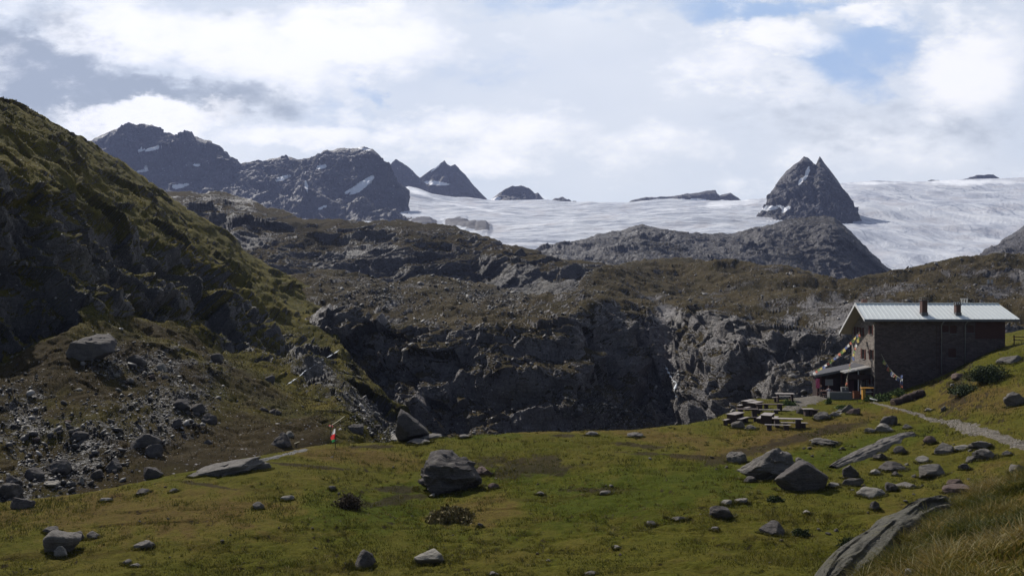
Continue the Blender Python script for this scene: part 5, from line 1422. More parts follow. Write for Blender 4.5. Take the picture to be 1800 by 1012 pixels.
# roof: two sheets with standing seams, ridge cap, eave trim, soffits
XLr = {'n': 41.33, 'r': 41.43, 'f': 41.62}; XRr = {'n': 59.5, 'r': 58.62, 'f': 58.3}
def slope(name, e, r, el, er, rl, rr, zlift=0.0, th=0.10, mat=METAL, seams=True):
    bm = bmesh.new()
    lo = [W(el, e[0], e[1] - th), W(er, e[0], e[1] - th), W(rr, r[0], r[1] - th), W(rl, r[0], r[1] - th)]
    hi = [W(el, e[0], e[1]), W(er, e[0], e[1]), W(rr, r[0], r[1]), W(rl, r[0], r[1])]
    hexa(bm, lo, hi)
    o = part(name, bm, mat, hut)
    if seams:
        bm = bmesh.new(); n_ = 34
        for i in range(n_ + 1):
            f = i / n_; xe = el + (er - el) * f; xr = rl + (rr - rl) * f
            w_ = 0.022
            xe = min(max(xe, el + .03), er - .03); xr = min(max(xr, rl + .03), rr - .03)
            hexa(bm, [W(xe - w_, e[0] + .01, e[1] + .002), W(xe + w_, e[0] + .01, e[1] + .002), W(xr + w_, r[0], r[1] + .002), W(xr - w_, r[0], r[1] + .002)],
                 [W(xe - w_, e[0] + .01, e[1] + .06), W(xe + w_, e[0] + .01, e[1] + .06), W(xr + w_, r[0], r[1] + .06), W(xr - w_, r[0], r[1] + .06)])
        part('standing_seams', bm, METAL, o)
    return o
rn = slope('roof', (100.0, NE[2]), (YR, RG[2]), 41.33, 59.5, 41.43, 58.62)
rf = slope('roof', (108.5, FE[2]), (YR, RG[2]), 41.62, 58.3, 41.43, 58.62)
slope('soffit', (100.03, NE[2] - .105), (YR, RG[2] - .105), 41.36, 59.45, 41.45, 58.6, th=.06, mat=SOFFIT, seams=False)
slope('soffit', (108.47, FE[2] - .105), (YR, RG[2] - .105), 41.64, 58.28, 41.45, 58.6, th=.06, mat=SOFFIT, seams=False)
boxpart('eave_trim', Wb((41.32, 59.52, 99.90, 99.985, NE[2] - .26, NE[2] - .01)), TRIM, hut)
boxpart('ridge_cap', Wb((41.40, 58.66, YR - .14, YR + .14, RG[2] - .01, RG[2] + .07)), METAL, hut)
bm = bmesh.new()   # barge boards of the open gable
hexa(bm, [W(41.27, 99.95, NE[2] - .26), W(41.325, 99.95, NE[2] - .26), W(41.425, YR, RG[2] - .26), W(41.37, YR, RG[2] - .26)], [W(41.27, 99.95, NE[2] + .03), W(41.325, 99.95, NE[2] + .03), W(41.425, YR, RG[2] + .03), W(41.37, YR, RG[2] + .03)])
part('barge_board', bm, WHITE, hut)
bm = bmesh.new()
hexa(bm, [W(41.37, YR, RG[2] - .26), W(41.425, YR, RG[2] - .26), W(41.615, 108.55, FE[2] - .28), W(41.56, 108.55, FE[2] - .28)], [W(41.37, YR, RG[2] + .03), W(41.425, YR, RG[2] + .03), W(41.615, 108.55, FE[2] + .01), W(41.56, 108.55, FE[2] + .01)])
part('barge_board', bm, WHITE, hut)
# soot and flaked paint at the far end of the ridge is left to the metal's own tone
def chimney(px, ytop, ybase, Y, w, cap=True, back=False):
    x = (px - CX) / F * Y; zt = (CY - ytop) / F * Y; zb = zroof(Y) - .3
    c = boxpart('chimney', Wb((x - w / 2, x + w / 2, Y - w / 2, Y + w / 2, zb, zt)), BRICK, hut, 0.01)
    if cap:
        boxpart('cap', Wb((x - w / 2 - .08, x + w / 2 + .08, Y - w / 2 - .08, Y + w / 2 + .08, zt + .004, zt + .10)), CONC, c)
        for sx in (-1, 1):
            for sy in (-1, 1): boxpart('cap_post', Wb((x + sx * (w / 2 - .05) - .04, x + sx * (w / 2 - .05) + .04, Y + sy * (w / 2 - .05) - .04, Y + sy * (w / 2 - .05) + .04, zt + .105, zt + .28)), BRICK, c)
        boxpart('cap', Wb((x - w / 2 - .05, x + w / 2 + .05, Y - w / 2 - .05, Y + w / 2 + .05, zt + .285, zt + .35)), CONC, c)
        boxpart('flashing', Wb((x - w / 2 - .05, x + w / 2 + .05, Y - w / 2 - .05, Y + w / 2 + .05, zroof(Y) - .15, zroof(Y) + .24)), TRIM, c)
chimney(1623.5, 528, 552, 100.9, .62)
chimney(1683, 536, 553, 100.9, .55)
chimney(1519, 526, 533, 105.3, .55, cap=False)
bm = bmesh.new()
for dx in (-.32, 0, .32):
    x = (1695 - CX) / F * 105 + dx; zt = (CY - 525) / F * 105
    tube(bm, [Vector(W(x, 105, zroof(105) - .1)), Vector(W(x, 105, zt))], .09, 8); tube(bm, [Vector(W(x, 105, zt - .12)), Vector(W(x, 105, zt + .06))], .15, 8)
part('vent_pipes', bm, PIPE, hut)
for px, pb in ((1655, 652), (1696.5, 634)):
    bm = bmesh.new(); x = (px - CX) / F * 100.7
    tube(bm, [Vector(W(x, 100.05, NE[2] - .25)), Vector(W(x, 100.55, NE[2] - .55)), Vector(W(x, 100.68, NE[2] - .8)), Vector(W(x, 100.68, (CY - pb) / F * 100.7 - .3))], .055, 8)
    part('downpipe', bm, PIPE, hut, smooth=True)
bm = bmesh.new()
for dx in (-.2, .2):
    x = (1649.5 - CX) / F * 100.6 + dx; tube(bm, [Vector(W(x, 100.66, -4.3)), Vector(W(x, 100.66, -9.6))], .02, 6)
for i in range(18):
    z = -4.5 - i * .29; x = (1649.5 - CX) / F * 100.6
    tube(bm, [Vector(W(x - .2, 100.66, z)), Vector(W(x + .2, 100.66, z))], .014, 5)
part('wall_ladder', bm, REDW, hut)

# porch over the door
porch = empty('porch', (41.4, 102.6, -13.3)); tag(porch, 'small pale porch roof on a red brown post over the entrance of the stone hut', 'porch')
PO = Vector(porch.location)
def pb_(b): return (b[0] - PO.x, b[1] - PO.x, b[2] - PO.y, b[3] - PO.y, b[4] - PO.z, b[5] - PO.z)
bm = bmesh.new()
def PW(x, y, z): return (x - PO.x, y - PO.y, z - PO.z)
hexa(bm, [PW(39.75, 101.7, -10.20), PW(42.8, 101.7, -9.55), PW(42.8, 104.3, -9.50), PW(39.75, 104.3, -10.15)], [PW(39.75, 101.7, -10.06), PW(42.8, 101.7, -9.41), PW(42.8, 104.3, -9.36), PW(39.75, 104.3, -10.01)])
part('roof', bm, plain('pale porch sheet', (0.24, 0.23, 0.22), 0.55, vary=.1), porch)
boxpart('fascia', pb_((39.95, 42.78, 101.76, 101.84, -10.9, -10.3)), BRN, porch)
boxpart('post', pb_((40.10, 40.26, 101.95, 102.11, -13.6, -10.2)), REDW, porch)
boxpart('post', pb_((40.10, 40.26, 103.95, 104.11, -13.6, -10.17)), REDW, porch)
boxpart('post', pb_((41.35, 41.45, 101.95, 102.05, -13.6, -9.95)), WHITE, porch)

# the brown annexe
ann = empty('annexe', (40.0, 106.0, -13.3)); tag(ann, 'low dark brown wooden annexe with a lean-to metal roof against the hut', 'annexe')
AO = Vector(ann.location)
def ab(b): return (b[0] - AO.x, b[1] - AO.x, b[2] - AO.y, b[3] - AO.y, b[4] - AO.z, b[5] - AO.z)
def AW(x, y, z): return (x - AO.x, y - AO.y, z - AO.z)
bm = bmesh.new()
hexa(bm, [AW(36.8, 103.6, -10.74), AW(42.8, 103.6, -9.52), AW(42.8, 106.7, -9.50), AW(37.1, 106.7, -10.66)], [AW(36.8, 103.6, -10.56), AW(42.8, 103.6, -9.34), AW(42.8, 106.7, -9.32), AW(37.1, 106.7, -10.48)])
part('roof', bm, plain('grey annexe sheet', (0.060, 0.058, 0.066), 0.85, 0.0, vary=.15), ann)
bm = bmesh.new(); hexa(bm, [AW(36.78, 103.5, -10.85), AW(42.78, 103.5, -9.63), AW(42.78, 103.58, -9.63), AW(36.78, 103.58, -10.85)], [AW(36.78, 103.5, -10.58), AW(42.78, 103.5, -9.36), AW(42.78, 103.58, -9.36), AW(36.78, 103.58, -10.58)])
part('fascia', bm, TRIM, ann)
zw = (-11.95, -11.15)
for b in ((37.45, 38.35, -14, -10.9), (39.35, 42.7, -14, -10.9), (38.35, 39.35, -14, zw[0]), (38.35, 39.35, zw[1], -10.75)):
    boxpart('board_wall', ab((b[0], b[1], 104.6, 104.72, b[2], b[3])), BRN, ann)
boxpart('board_wall', ab((37.45, 37.57, 104.725, 106.3, -14, -10.9)), BRN, ann)
bm = bmesh.new(); hexa(bm, [AW(37.45, 104.61, -10.898), AW(42.7, 104.61, -10.898), AW(42.7, 104.71, -10.898), AW(37.45, 104.71, -10.898)], [AW(37.45, 104.61, -10.65), AW(42.7, 104.61, -9.6), AW(42.7, 104.71, -9.6), AW(37.45, 104.71, -10.65)])
part('board_wall', bm, BRN, ann)
wr = boxpart('window', ab((38.3, 39.4, 104.55, 104.595, zw[0] - .05, zw[1] + .05)), REDW, ann)
boxpart('pane', ab((38.37, 39.33, 104.52, 104.546, zw[0] + .02, zw[1] - .02)), GLASSP, wr)
for x_ in (37.1, 37.5): boxpart('post', ab((x_, x_ + .14, 103.75, 103.89, -14, -10.65)), REDW, ann)
boxpart('door', ab((41.0, 41.9, 104.55, 104.595, -13.5, -11.35)), plain('dull reddish door', (0.10, 0.045, 0.05), .6), ann)

# pink banner on the corner post
bm = bmesh.new()
nx_, nz_ = 5, 12
vs_ = [[bm.verts.new(((i / nx_ - .5) * .46, math.sin(i * 1.3 + j * .5) * .035, -j / nz_ * 1.15)) for i in range(nx_ + 1)] for j in range(nz_ + 1)]
for j in range(nz_):
    for i in range(nx_): bm.faces.new((vs_[j][i], vs_[j][i + 1], vs_[j + 1][i + 1], vs_[j + 1][i]))
def banner_mat():
    m, t, b = new_mat('pink cloth with pale signs')
    p = t.node('ShaderNodeTexCoord').outputs['Object']
    n = t.noise(p, 9, 3, 0.5)
    t.put(b.inputs['Base Color'], t.mix(t.remap(n, .52, .58), (0.62, 0.07, 0.16), (0.62, 0.25, 0.36)))
    b.inputs['Roughness'].default_value = .8
    return m
me = bpy.data.meshes.new('banner'); bm.to_mesh(me); bm.free(); me.materials.append(banner_mat())
ban = link('banner', me); ban.location = (37.12, 103.6, -11.0)
sm_ = ban.modifiers.new('thick', 'SOLIDIFY'); sm_.thickness = 0.006
tag(ban, 'pink cloth banner hanging from the outer corner of the brown annexe', 'banner')

# fence of the upper terrace, right of the hut
fr = empty('fence', (59.6, 99.5, -6.4)); tag(fr, 'dark wooden rail fence at the right edge of the photo beside the hut', 'fence')
for z_ in (0.25, 0.62):
    bm = bmesh.new(); tube(bm, [Vector((-1.2, 0, z_ + .12)), Vector((4, .1, z_ - .2))], .05, 6); part('rail', bm, REDW, fr)
for x_ in (-1.1, .5, 2.1, 3.7): boxpart('post', (x_ - .05, x_ + .05, -.12, -.06, -1.2, .82 - x_ * .06), REDW, fr)

# ------------------------------------------------------------------ terrace and path sheets
def gravel_mat():
    m, t, b = new_mat('trodden gravel')
    p = t.node('ShaderNodeTexCoord').outputs['Object']
    n = t.noise(p, 2.2, 8, .68); v = t.voro(p, 9, 'F1', out=1)
    sp = t.node('ShaderNodeSeparateColor'); t.l.new(v, sp.inputs[0])
    c = t.ramp(n, [(.35, (0.050, 0.040, 0.028)), (.6, (0.105, 0.088, 0.066))])
    c = t.mix(t.math('MULTIPLY', t.remap(sp.outputs[0], .75, .98), .5), c, (.28, .26, .24))
    t.put(b.inputs['Base Color'], c); b.inputs['Roughness'].default_value = .9
    bn = t.node('ShaderNodeBump', ins={'Height': t.math('ADD', n, t.math('MULTIPLY', sp.outputs[0], .3)), 'Strength': 1, 'Distance': .1}); t.l.new(bn.outputs[0], b.inputs['Normal'])
    return m
GRAVEL = gravel_mat()
def strip(name, pts, widths, seed, lift=0.035):
    A = np.array([[*unproject(px, py)] for px, py in pts]); n = 150; m = 13
    sg = np.linspace(0, len(A) - 1, n); ln = np.stack([np.interp(sg, np.arange(len(A)), A[:, k]) for k in range(3)], 1)
    ln = smooth1(ln, 15); wd = np.interp(sg, np.arange(len(A)), widths)
    tg = np.gradient(ln, axis=0); sd = np.stack([tg[:, 1], -tg[:, 0]], 1); sd /= np.linalg.norm(sd, axis=1, keepdims=True)
    e1 = fbm(np.stack([np.linspace(0, 40, n), np.full(n, seed), np.zeros(n)], 1), 3); e2 = fbm(np.stack([np.linspace(0, 40, n), np.full(n, seed + 7.), np.zeros(n)], 1), 3)
    t_ = np.linspace(-1, 1, m)
    off = np.where(t_[None] < 0, t_[None] * (wd * (1 + .5 * e1))[:, None], t_[None] * (wd * (1 + .5 * e2))[:, None])
    X = ln[:, None, 0] + sd[:, None, 0] * off; Y = ln[:, None, 1] + sd[:, None, 1] * off
    Z = ground_z(X.ravel(), Y.ravel()).reshape(X.shape) + lift * (1 - np.abs(t_[None]) ** 4 * 1.6)
    return sheet(name, np.stack([X, Y, Z], 2), GRAVEL)
strip('path', [(1530, 707), (1560, 714), (1590, 722), (1622, 731), (1650, 740), (1690, 748), (1725, 757), (1760, 769), (1800, 783), (1870, 806)], [.25, .25, .3, .35, .5, .8, .8, .65, .65, .65], 3, .05)
strip('path', [(1382, 722), (1400, 712), (1418, 703), (1440, 699)], [.7, 1.0, 1.6, 2.0], 5, .05)
gx, gy = np.meshgrid(np.linspace(-1, 1, 50), np.linspace(-1, 1, 50))
ex = 40.0 + gx * 7.2 * (1 + .08 * fbm(np.stack([gy.ravel() * 3, gx.ravel() * 0, gx.ravel() * 0], 1), 2).reshape(gx.shape))
ey = 104.6 + gy * 4.6 * np.sqrt(np.clip(1.0 - 0.55 * gx ** 2, 0, 1))
ez = ground_z(ex.ravel(), ey.ravel()).reshape(ex.shape)
ez = ez + 0.07 - 0.12 * np.clip(np.maximum(np.abs(gx), np.abs(gy)) - .85, 0, 1) / .15
sheet('terrace', np.stack([ex, ey, ez], 2), GRAVEL)

# ------------------------------------------------------------------ tables and benches
def gz1(x, y): return float(ground_z([x], [y])[0])
def slabtop(bm, L, W_, z, th, seed):
    rs_ = random.Random(seed)
    pts = []; n = 7
    for i in range(n): pts.append((-L / 2 + L * i / (n - 1), -W_ / 2 + rs_.uniform(-.02, .02)))
    for i in range(n): pts.append((L / 2 - L * i / (n - 1), W_ / 2 + rs_.uniform(-.02, .02)))
    lo = [bm.verts.new((x, y, z - th)) for x, y in pts]; hi = [bm.verts.new((x, y, z)) for x, y in pts]
    bm.faces.new(hi); bm.faces.new(lo[::-1])
    for i in range(len(pts)): bm.faces.new((lo[i], lo[(i + 1) % len(pts)], hi[(i + 1) % len(pts)], hi[i]))
def furniture(kind, px, py, L, W_, H, rz, label, group, top=PLANK, legw=None, tilt=0.0):
    x, y, z = [float(a) for a in unproject(px, py)]
    y += 0.3; z = gz1(x, y)
    root = empty(kind, (x, y, z), math.radians(rz))
    root.rotation_euler = (0, math.radians(tilt), math.radians(rz))
    tag(root, label, 'table' if kind == 'picnic_table' else 'bench', group)
    bm = bmesh.new(); slabtop(bm, L, W_, H, .07, int(px)); part('table_top' if kind == 'picnic_table' else 'seat', bm, top, root, .008)
    lw = legw or .42
    for sx in (-1, 1):
        cxp = sx * (L / 2 - lw / 2 - .18)
        boxpart('support', (cxp - lw / 2, cxp + lw / 2, -W_ / 2 + .05, W_ / 2 - .05, -.35, H - .074), BLOCK, root, .015)
    return root
TG, BG = 'rustic picnic tables on the grass terrace', 'low benches beside the picnic tables'
furniture('picnic_table', 1386, 752, 2.7, .75, .82, -10, 'long pale topped picnic table nearest the photographer, front right of the group', TG)
furniture('bench', 1369, 756, 2.3, .34, .47, -8, 'bench on the near side of the front right picnic table', BG)
furniture('bench', 1398, 752, 2.4, .36, .47, -8, 'bench on the far side of the front right picnic table', BG)
furniture('picnic_table', 1351, 744, 2.0, 1.05, .88, 62, 'square ended picnic table directly left of the nearest long table', TG, legw=.3)
furniture('bench', 1338, 742, 1.9, .42, .46, 62, 'bench left of the square ended picnic table', BG)
furniture('bench', 1364, 742, 1.9, .42, .46, 62, 'bench right of the square ended picnic table', BG)
furniture('picnic_table', 1294, 742, 2.2, 1.0, .85, 50, 'picnic table behind the grey rounded rock, leftmost of the front row', TG, legw=.3)
furniture('bench', 1281, 747, 1.8, .38, .46, 50, 'bench at the left side of the leftmost front picnic table', BG)
furniture('bench', 1308, 743, 1.9, .42, .46, 50, 'bench at the right side of the leftmost front picnic table', BG)
furniture('picnic_table', 1315, 734, 2.2, .8, .78, -3, 'dull dark picnic table in the middle behind the front row', TG, top=BLOCK)
furniture('bench', 1319, 741, 2.0, .32, .42, -3, 'dark bench in front of the dull dark picnic table', BG, top=BLOCK)
furniture('picnic_table', 1318, 716, 2.0, .9, .85, 46, 'left one of two picnic tables standing together on the far crest', TG, legw=.3)
furniture('picnic_table', 1329, 720, 2.0, .95, .85, 46, 'right one of two picnic tables standing together on the far crest', TG, legw=.3)
furniture('bench', 1306, 718, 1.8, .40, .46, 44, 'farthest left bench of the pair of tables on the far crest', BG)
furniture('bench', 1319, 721, 1.8, .40, .46, 44, 'bench right in front of the pair of tables on the far crest', BG)
furniture('bench', 1343, 718, 1.7, .36, .46, 30, 'bench right of the pair of tables on the far crest', BG)
furniture('picnic_table', 1354, 724, 2.9, .7, .80, -2, 'long dark picnic table seen from the side in front of the gravel', TG, top=BLOCK)
furniture('bench', 1350, 728, 2.6, .34, .44, -2, 'long bench lying in the shadow in front of the long dark picnic table', BG, top=PLANK)
furniture('picnic_table', 1381, 705, 2.1, .95, .85, -4, 'pale topped picnic table farthest back next to the gravel yard', TG, legw=.12)
furniture('bench', 1374, 706, 1.9, .36, .46, -4, 'bench in front of the farthest picnic table', BG, legw=.25)
furniture('bench', 1381, 699, 1.9, .36, .46, -4, 'bench behind the farthest picnic table', BG, legw=.25)
furniture('picnic_table', 1422, 731, 1.1, .7, .72, 0, 'small square stone table beside the dark round mound near the leaning slabs', TG, legw=.3)
furniture('bench', 1434, 731, .9, .34, .45, 4, 'short dark bench right of the small square stone table', BG, top=BLOCK)
put_rock(1409, 727, 15, 12, 'd', 'dark round mound like stone left of the small square stone table', sharp=6, name='boulder')

# stone trough, crate, yellow stand, log
trough = empty('stone_trough', (38.6, 100.6, gz1(38.6, 100.6))); tag(trough, 'long grey stone water trough with an upright fountain block in front of the annexe', 'trough')
for b in ((-1.3, 1.3, -.42, -.30, -.3, .85), (-1.3, 1.3, .30, .42, -.3, .85), (-1.3, -1.18, -.295, .295, -.3, .85), (1.18, 1.3, -.295, .295, -.3, .85)): boxpart('basin_wall', b, CONC, trough, .012)
boxpart('water', (-1.175, 1.175, -.295, .295, -.2, .68), GLASS, trough)
boxpart('fountain_block', (.45, 1.28, .43, .9, -.3, 1.35), CONC, trough, .03)
bm = bmesh.new(); tube(bm, [Vector((.8, .45, 1.2)), Vector((.8, .2, 1.22)), Vector((.8, .12, 1.1))], .025, 6); part('spout', bm, PIPE, trough)

cr_ = empty('crate', (40.75, 101.0, gz1(40.75, 101.0))); tag(cr_, 'orange brown wooden crate standing by the porch post', 'crate')
for i in range(4):
    z_ = .06 + i * .22
    boxpart('slat', (-.32, .32, -.27, -.245, z_, z_ + .17), ORNG, cr_); boxpart('slat', (-.32, .32, .245, .27, z_, z_ + .17), ORNG, cr_)
    boxpart('slat', (-.345, -.325, -.24, .24, z_, z_ + .17), ORNG, cr_); boxpart('slat', (.325, .345, -.24, .24, z_, z_ + .17), ORNG, cr_)
boxpart('panel', (-.32, .32, -.24, .24, .02, .05), ORNG, cr_)
ys_ = empty('wooden_stand', (41.35, 99.9, gz1(41.35, 99.9))); tag(ys_, 'yellow larch stand with a board top near the hut corner', 'stand')
boxpart('side_board', (-.38, -.06, -.25, .25, -.2, 1.28), YEL, ys_, .01)
boxpart('top_board', (-.50, .95, -.30, .30, 1.285, 1.36), YEL, ys_, .01)
boxpart('leg', (.80, .88, -.2, .2, -.2, 1.28), REDW, ys_)
boxpart('shelf', (-.055, .795, -.2, .2, .85, .90), WHITE, ys_)
pl_ = boxpart('white_plank', (-.7, .7, -.16, .16, -.03, .03), WHITE, None, .008); p_ = at(1541, 703)
pl_.location = p_ + Vector((0, 0, .12)); pl_.rotation_euler = (.25, .22, -.3); tag(pl_, 'white painted plank lying in the weeds by the hut corner', 'plank')

# dark log on the slope
lg = empty('log', at(1592, 704)); tag(lg, 'thick dark weathered log lying aslant on the slope below the long wall', 'log')
lo_, hi_ = at(1571, 712), at(1622, 692); ax = (hi_ - lo_); n_ = 26
bm = bmesh.new(); ringpts = [lo_ + ax * (i / n_) + Vector((0, 0, .22)) - lg.location for i in range(n_ + 1)]
tube(bm, ringpts, [.40 + .05 * math.sin(i * 1.7) + .04 * math.sin(i * .6 + 1) for i in range(n_ + 1)], 18)
for v_ in bm.verts:
    q_ = fbm(np.array([[v_.co.x * 2.5, v_.co.y * 2.5, v_.co.z * 2.5]]), 4)[0]; v_.co += Vector((0, 0, 1)) * q_ * .10
part('trunk', bm, plain('dark rotten trunk', (0.045, 0.028, 0.024), .9, vary=.5, scale=4, bump=.05), lg, smooth=True)
bm = bmesh.new(); tube(bm, [ringpts[18], ringpts[18] + Vector((.2, -.3, .45)), ringpts[18] + Vector((.3, -.35, .62))], [.12, .08, .05], 8); part('branch_stub', bm, WOOD_DARK, lg)
bm = bmesh.new(); tube(bm, [ringpts[0] - ax.normalized() * .02, ringpts[0] - ax.normalized() * .05], [.30, .29], 16); part('sawn_end', bm, plain('pale sawn wood', (0.22, 0.15, 0.10), .8), lg)

# ------------------------------------------------------------------ poles, cords and flags
CORD = plain('cord', (0.45, 0.40, 0.28), .9)
def cloth_mat(name, col):
    m, t, b = new_mat(name)
    p = t.node('ShaderNodeTexCoord').outputs['Object']
    c = t.mix(t.noise(p, 8, 4, .6), tuple(x * .75 for x in col), col)
    t.put(b.inputs['Base Color'], c); b.inputs['Roughness'].default_value = .9
    tr = t.node('ShaderNodeBsdfTranslucent'); t.put(tr.inputs[0], c)
    mx = t.node('ShaderNodeMixShader'); mx.inputs[0].default_value = 0.5
    out = [n_ for n_ in t.n if n_.type == 'OUTPUT_MATERIAL'][0]
    t.l.new(b.outputs[0], mx.inputs[1]); t.l.new(tr.outputs[0], mx.inputs[2]); t.l.new(mx.outputs[0], out.inputs[0])
    return m
FC = [cloth_mat('blue cotton', (0.22, 0.27, 0.50)), cloth_mat('white cotton', (0.85, 0.83, 0.80)), cloth_mat('red cotton', (0.70, 0.26, 0.18)), cloth_mat('green cotton', (0.30, 0.42, 0.16)), cloth_mat('yellow cotton', (0.80, 0.66, 0.25))]
def flag_mesh(w, h, wave, seed):
    bm = bmesh.new(); nx, nz = 5, 6; rs_ = random.Random(seed); ph = rs_.uniform(0, 6)
    v = [[bm.verts.new(((i / nx - .5) * w, math.sin(i * 1.1 + j * .8 + ph) * wave * (j / nz + .2), -j / nz * h + math.sin(i + ph) * .01)) for i in range(nx + 1)] for j in range(nz + 1)]
    for j in range(nz):
        for i in range(nx): bm.faces.new((v[j][i], v[j][i + 1], v[j + 1][i + 1], v[j + 1][i]))
    me = bpy.data.meshes.new('flag'); bm.to_mesh(me); bm.free()
    for p_ in me.polygons: p_.use_smooth = True
    return me
def flag_string(name, A, B_, sag, n, label, w=.30, h=.34, start=.03, end=.97, slack_tail=None, seed=0):
    A, B_ = Vector(A), Vector(B_); root = empty(name, A); pts = []
    for i in range(25):
        f = i / 24; p_ = A.lerp(B_, f); p_.z -= sag * 4 * f * (1 - f); pts.append(p_ - A)
    bm = bmesh.new(); tube(bm, pts, .022, 5); part('cord', bm, CORD, root)
    rs_ = random.Random(seed)
    for i in range(n):
        f = start + (end - start) * (i + .5) / n; p_ = A.lerp(B_, f); p_.z -= sag * 4 * f * (1 - f)
        me = flag_mesh(w * rs_.uniform(.85, 1.1), h * rs_.uniform(.8, 1.15), .05, seed * 50 + i); me.materials.append(FC[(i + seed) % 5])
        o = link('flag', me, root); o.location = p_ - A; d_ = (B_ - A)
        o.rotation_euler = (rs_.uniform(-.5, .5), -math.atan2(d_.z, math.hypot(d_.x, d_.y)) * .6, math.atan2(d_.y, d_.x) + rs_.uniform(-.7, .7))
    tag(root, label, 'prayer flags', 'strings of prayer flags around the hut')
flag_string('prayer_flags', at_depth(1426, 656, 103.4), at_depth(1511, 583, 103.9), .45, 20, 'long string of prayer flags rising from the annexe corner to the gable', seed=1, w=.36, h=.34)
flag_string('prayer_flags', at_depth(1511, 584, 103.8), at_depth(1484, 688, 101.1), -.55, 17, 'string of prayer flags falling steeply from the gable to the fountain block', seed=2, w=.32, h=.38)
pole = empty('pole', (44.45, 97.7, gz1(44.45, 97.7))); tag(pole, 'thin wooden pole holding prayer flags in the weeds by the dark log', 'pole')
ztop = (CY - 652) / F * 97.7; bm = bmesh.new(); tube(bm, [Vector((0, 0, -.4)), Vector((.02, 0, 1.2)), Vector((0, 0, ztop - pole.location.z))], [.05, .045, .03], 8); part('shaft', bm, WOOD_DARK, pole)
flag_string('prayer_flags', at_depth(1549, 622, 100.74), at_depth(1582, 664, 97.7), .42, 13, 'sagging string of bright prayer flags from the shaded long wall to the thin pole', seed=3, w=.34, h=.42, start=.14)
bm = None
for k_, (z_, c_) in enumerate(((-.45, 0), (-.8, 1), (-1.15, 0), (-1.5, 2))):
    me = flag_mesh(.3, .42, .06, 90 + k_); me.materials.append(FC[c_]); o = link('flag', me, pole); o.location = (.12, -.04, ztop - pole.location.z + z_)
# flag pole on the rim of the meadow
fp = at(590, 786); fpole = empty('flagpole', fp); tag(fpole, 'thin dark flagpole at the rim of the meadow left of the wedge boulder', 'flagpole')
bm = bmesh.new(); tube(bm, [Vector((0, 0, -.3)), Vector((0, 0, .9)), Vector((.03, 0, 1.75))], [.035, .03, .02], 8); part('shaft', bm, WOOD_DARK, fpole)
nat = empty('national_flag', fp + Vector((0, 0, 1.15))); tag(nat, 'drooping white, red and green flag on the thin flagpole', 'flag')
for k_, (c_, z0_, z1_, dx_) in enumerate(((1, .42, -.02, -.10), (2, .0, -.42, -.17), (3, -.42, -.62, -.10))):
    bm = bmesh.new(); v = []
    for j in range(7):
        f = j / 6; z_ = z0_ + (z1_ - z0_) * f
        wid = .10 + .30 * (1 - abs(z_ + .2) / .75); v.append([bm.verts.new((-.02 - wid * i / 5, math.sin(i * 1.4 + z_ * 4) * .05, z_ - .10 * i / 5)) for i in range(6)])
    for j in range(6):
        for i in range(5): bm.faces.new((v[j][i], v[j][i + 1], v[j + 1][i + 1], v[j + 1][i]))
    part('stripe', bm, cloth_mat('flag stripe', ((0, 0, 0), (.80, .78, .78), (.70, .06, .06), (.05, .26, .09))[c_]), nat, smooth=True)
# weathered cord with a pink cloth above it
ca, cb = at(519, 781), at(606, 739)
cb = Vector(cb) + Vector((0, 0, .35)); root = empty('rope', ca); pts = []
for i in range(21):
    f = i / 20; p_ = Vector(ca).lerp(cb, f); p_.z -= .9 * f * (1 - f); p_.z += .15; pts.append(p_ - Vector(ca))
bm = bmesh.new(); tube(bm, pts, .035, 6); part('cord', bm, CORD, root)
tag(root, 'pale weathered rope stretched from the boulder hollow up to the mound above the flag', 'rope')
pf = Vector(ca).lerp(cb, .70); pf.z -= .0
me = flag_mesh(.42, .85, .08, 5); me.materials.append(cloth_mat('faded red cloth', (.55, .12, .14))); pk = link('cloth', me); pk.location = pf; pk.rotation_euler = (.1, .35, .2)
tag(pk, 'faded pink red cloth hanging from the weathered rope', 'cloth')
post = empty('post', at(583, 762)); tag(post, 'dark leaning wooden post propping up the weathered rope', 'post')
bm = bmesh.new(); tube(bm, [Vector((-.1, 0, -.3)), Vector((.12, 0, 1.35))], [.04, .03], 6); part('shaft', bm, WOOD_DARK, post)
# twin board sign far up on the moor
sg = at(1742, 504); sgn = empty('signpost', sg); tag(sgn, 'two pale upright boards on posts far up the slope behind the hut', 'signpost')
for dx in (-.42, .42):
    k_ = sg.y / 200
    boxpart('board', ((dx - .27) * k_, (dx + .27) * k_, -.05, 0, .75 * k_, 1.7 * k_), plain('pale board', (.36, .34, .33), .7), sgn)
    boxpart('post', ((dx - .06) * k_, (dx + .06) * k_, .005, .09, -.4, 1.65 * k_), WOOD_DARK, sgn)

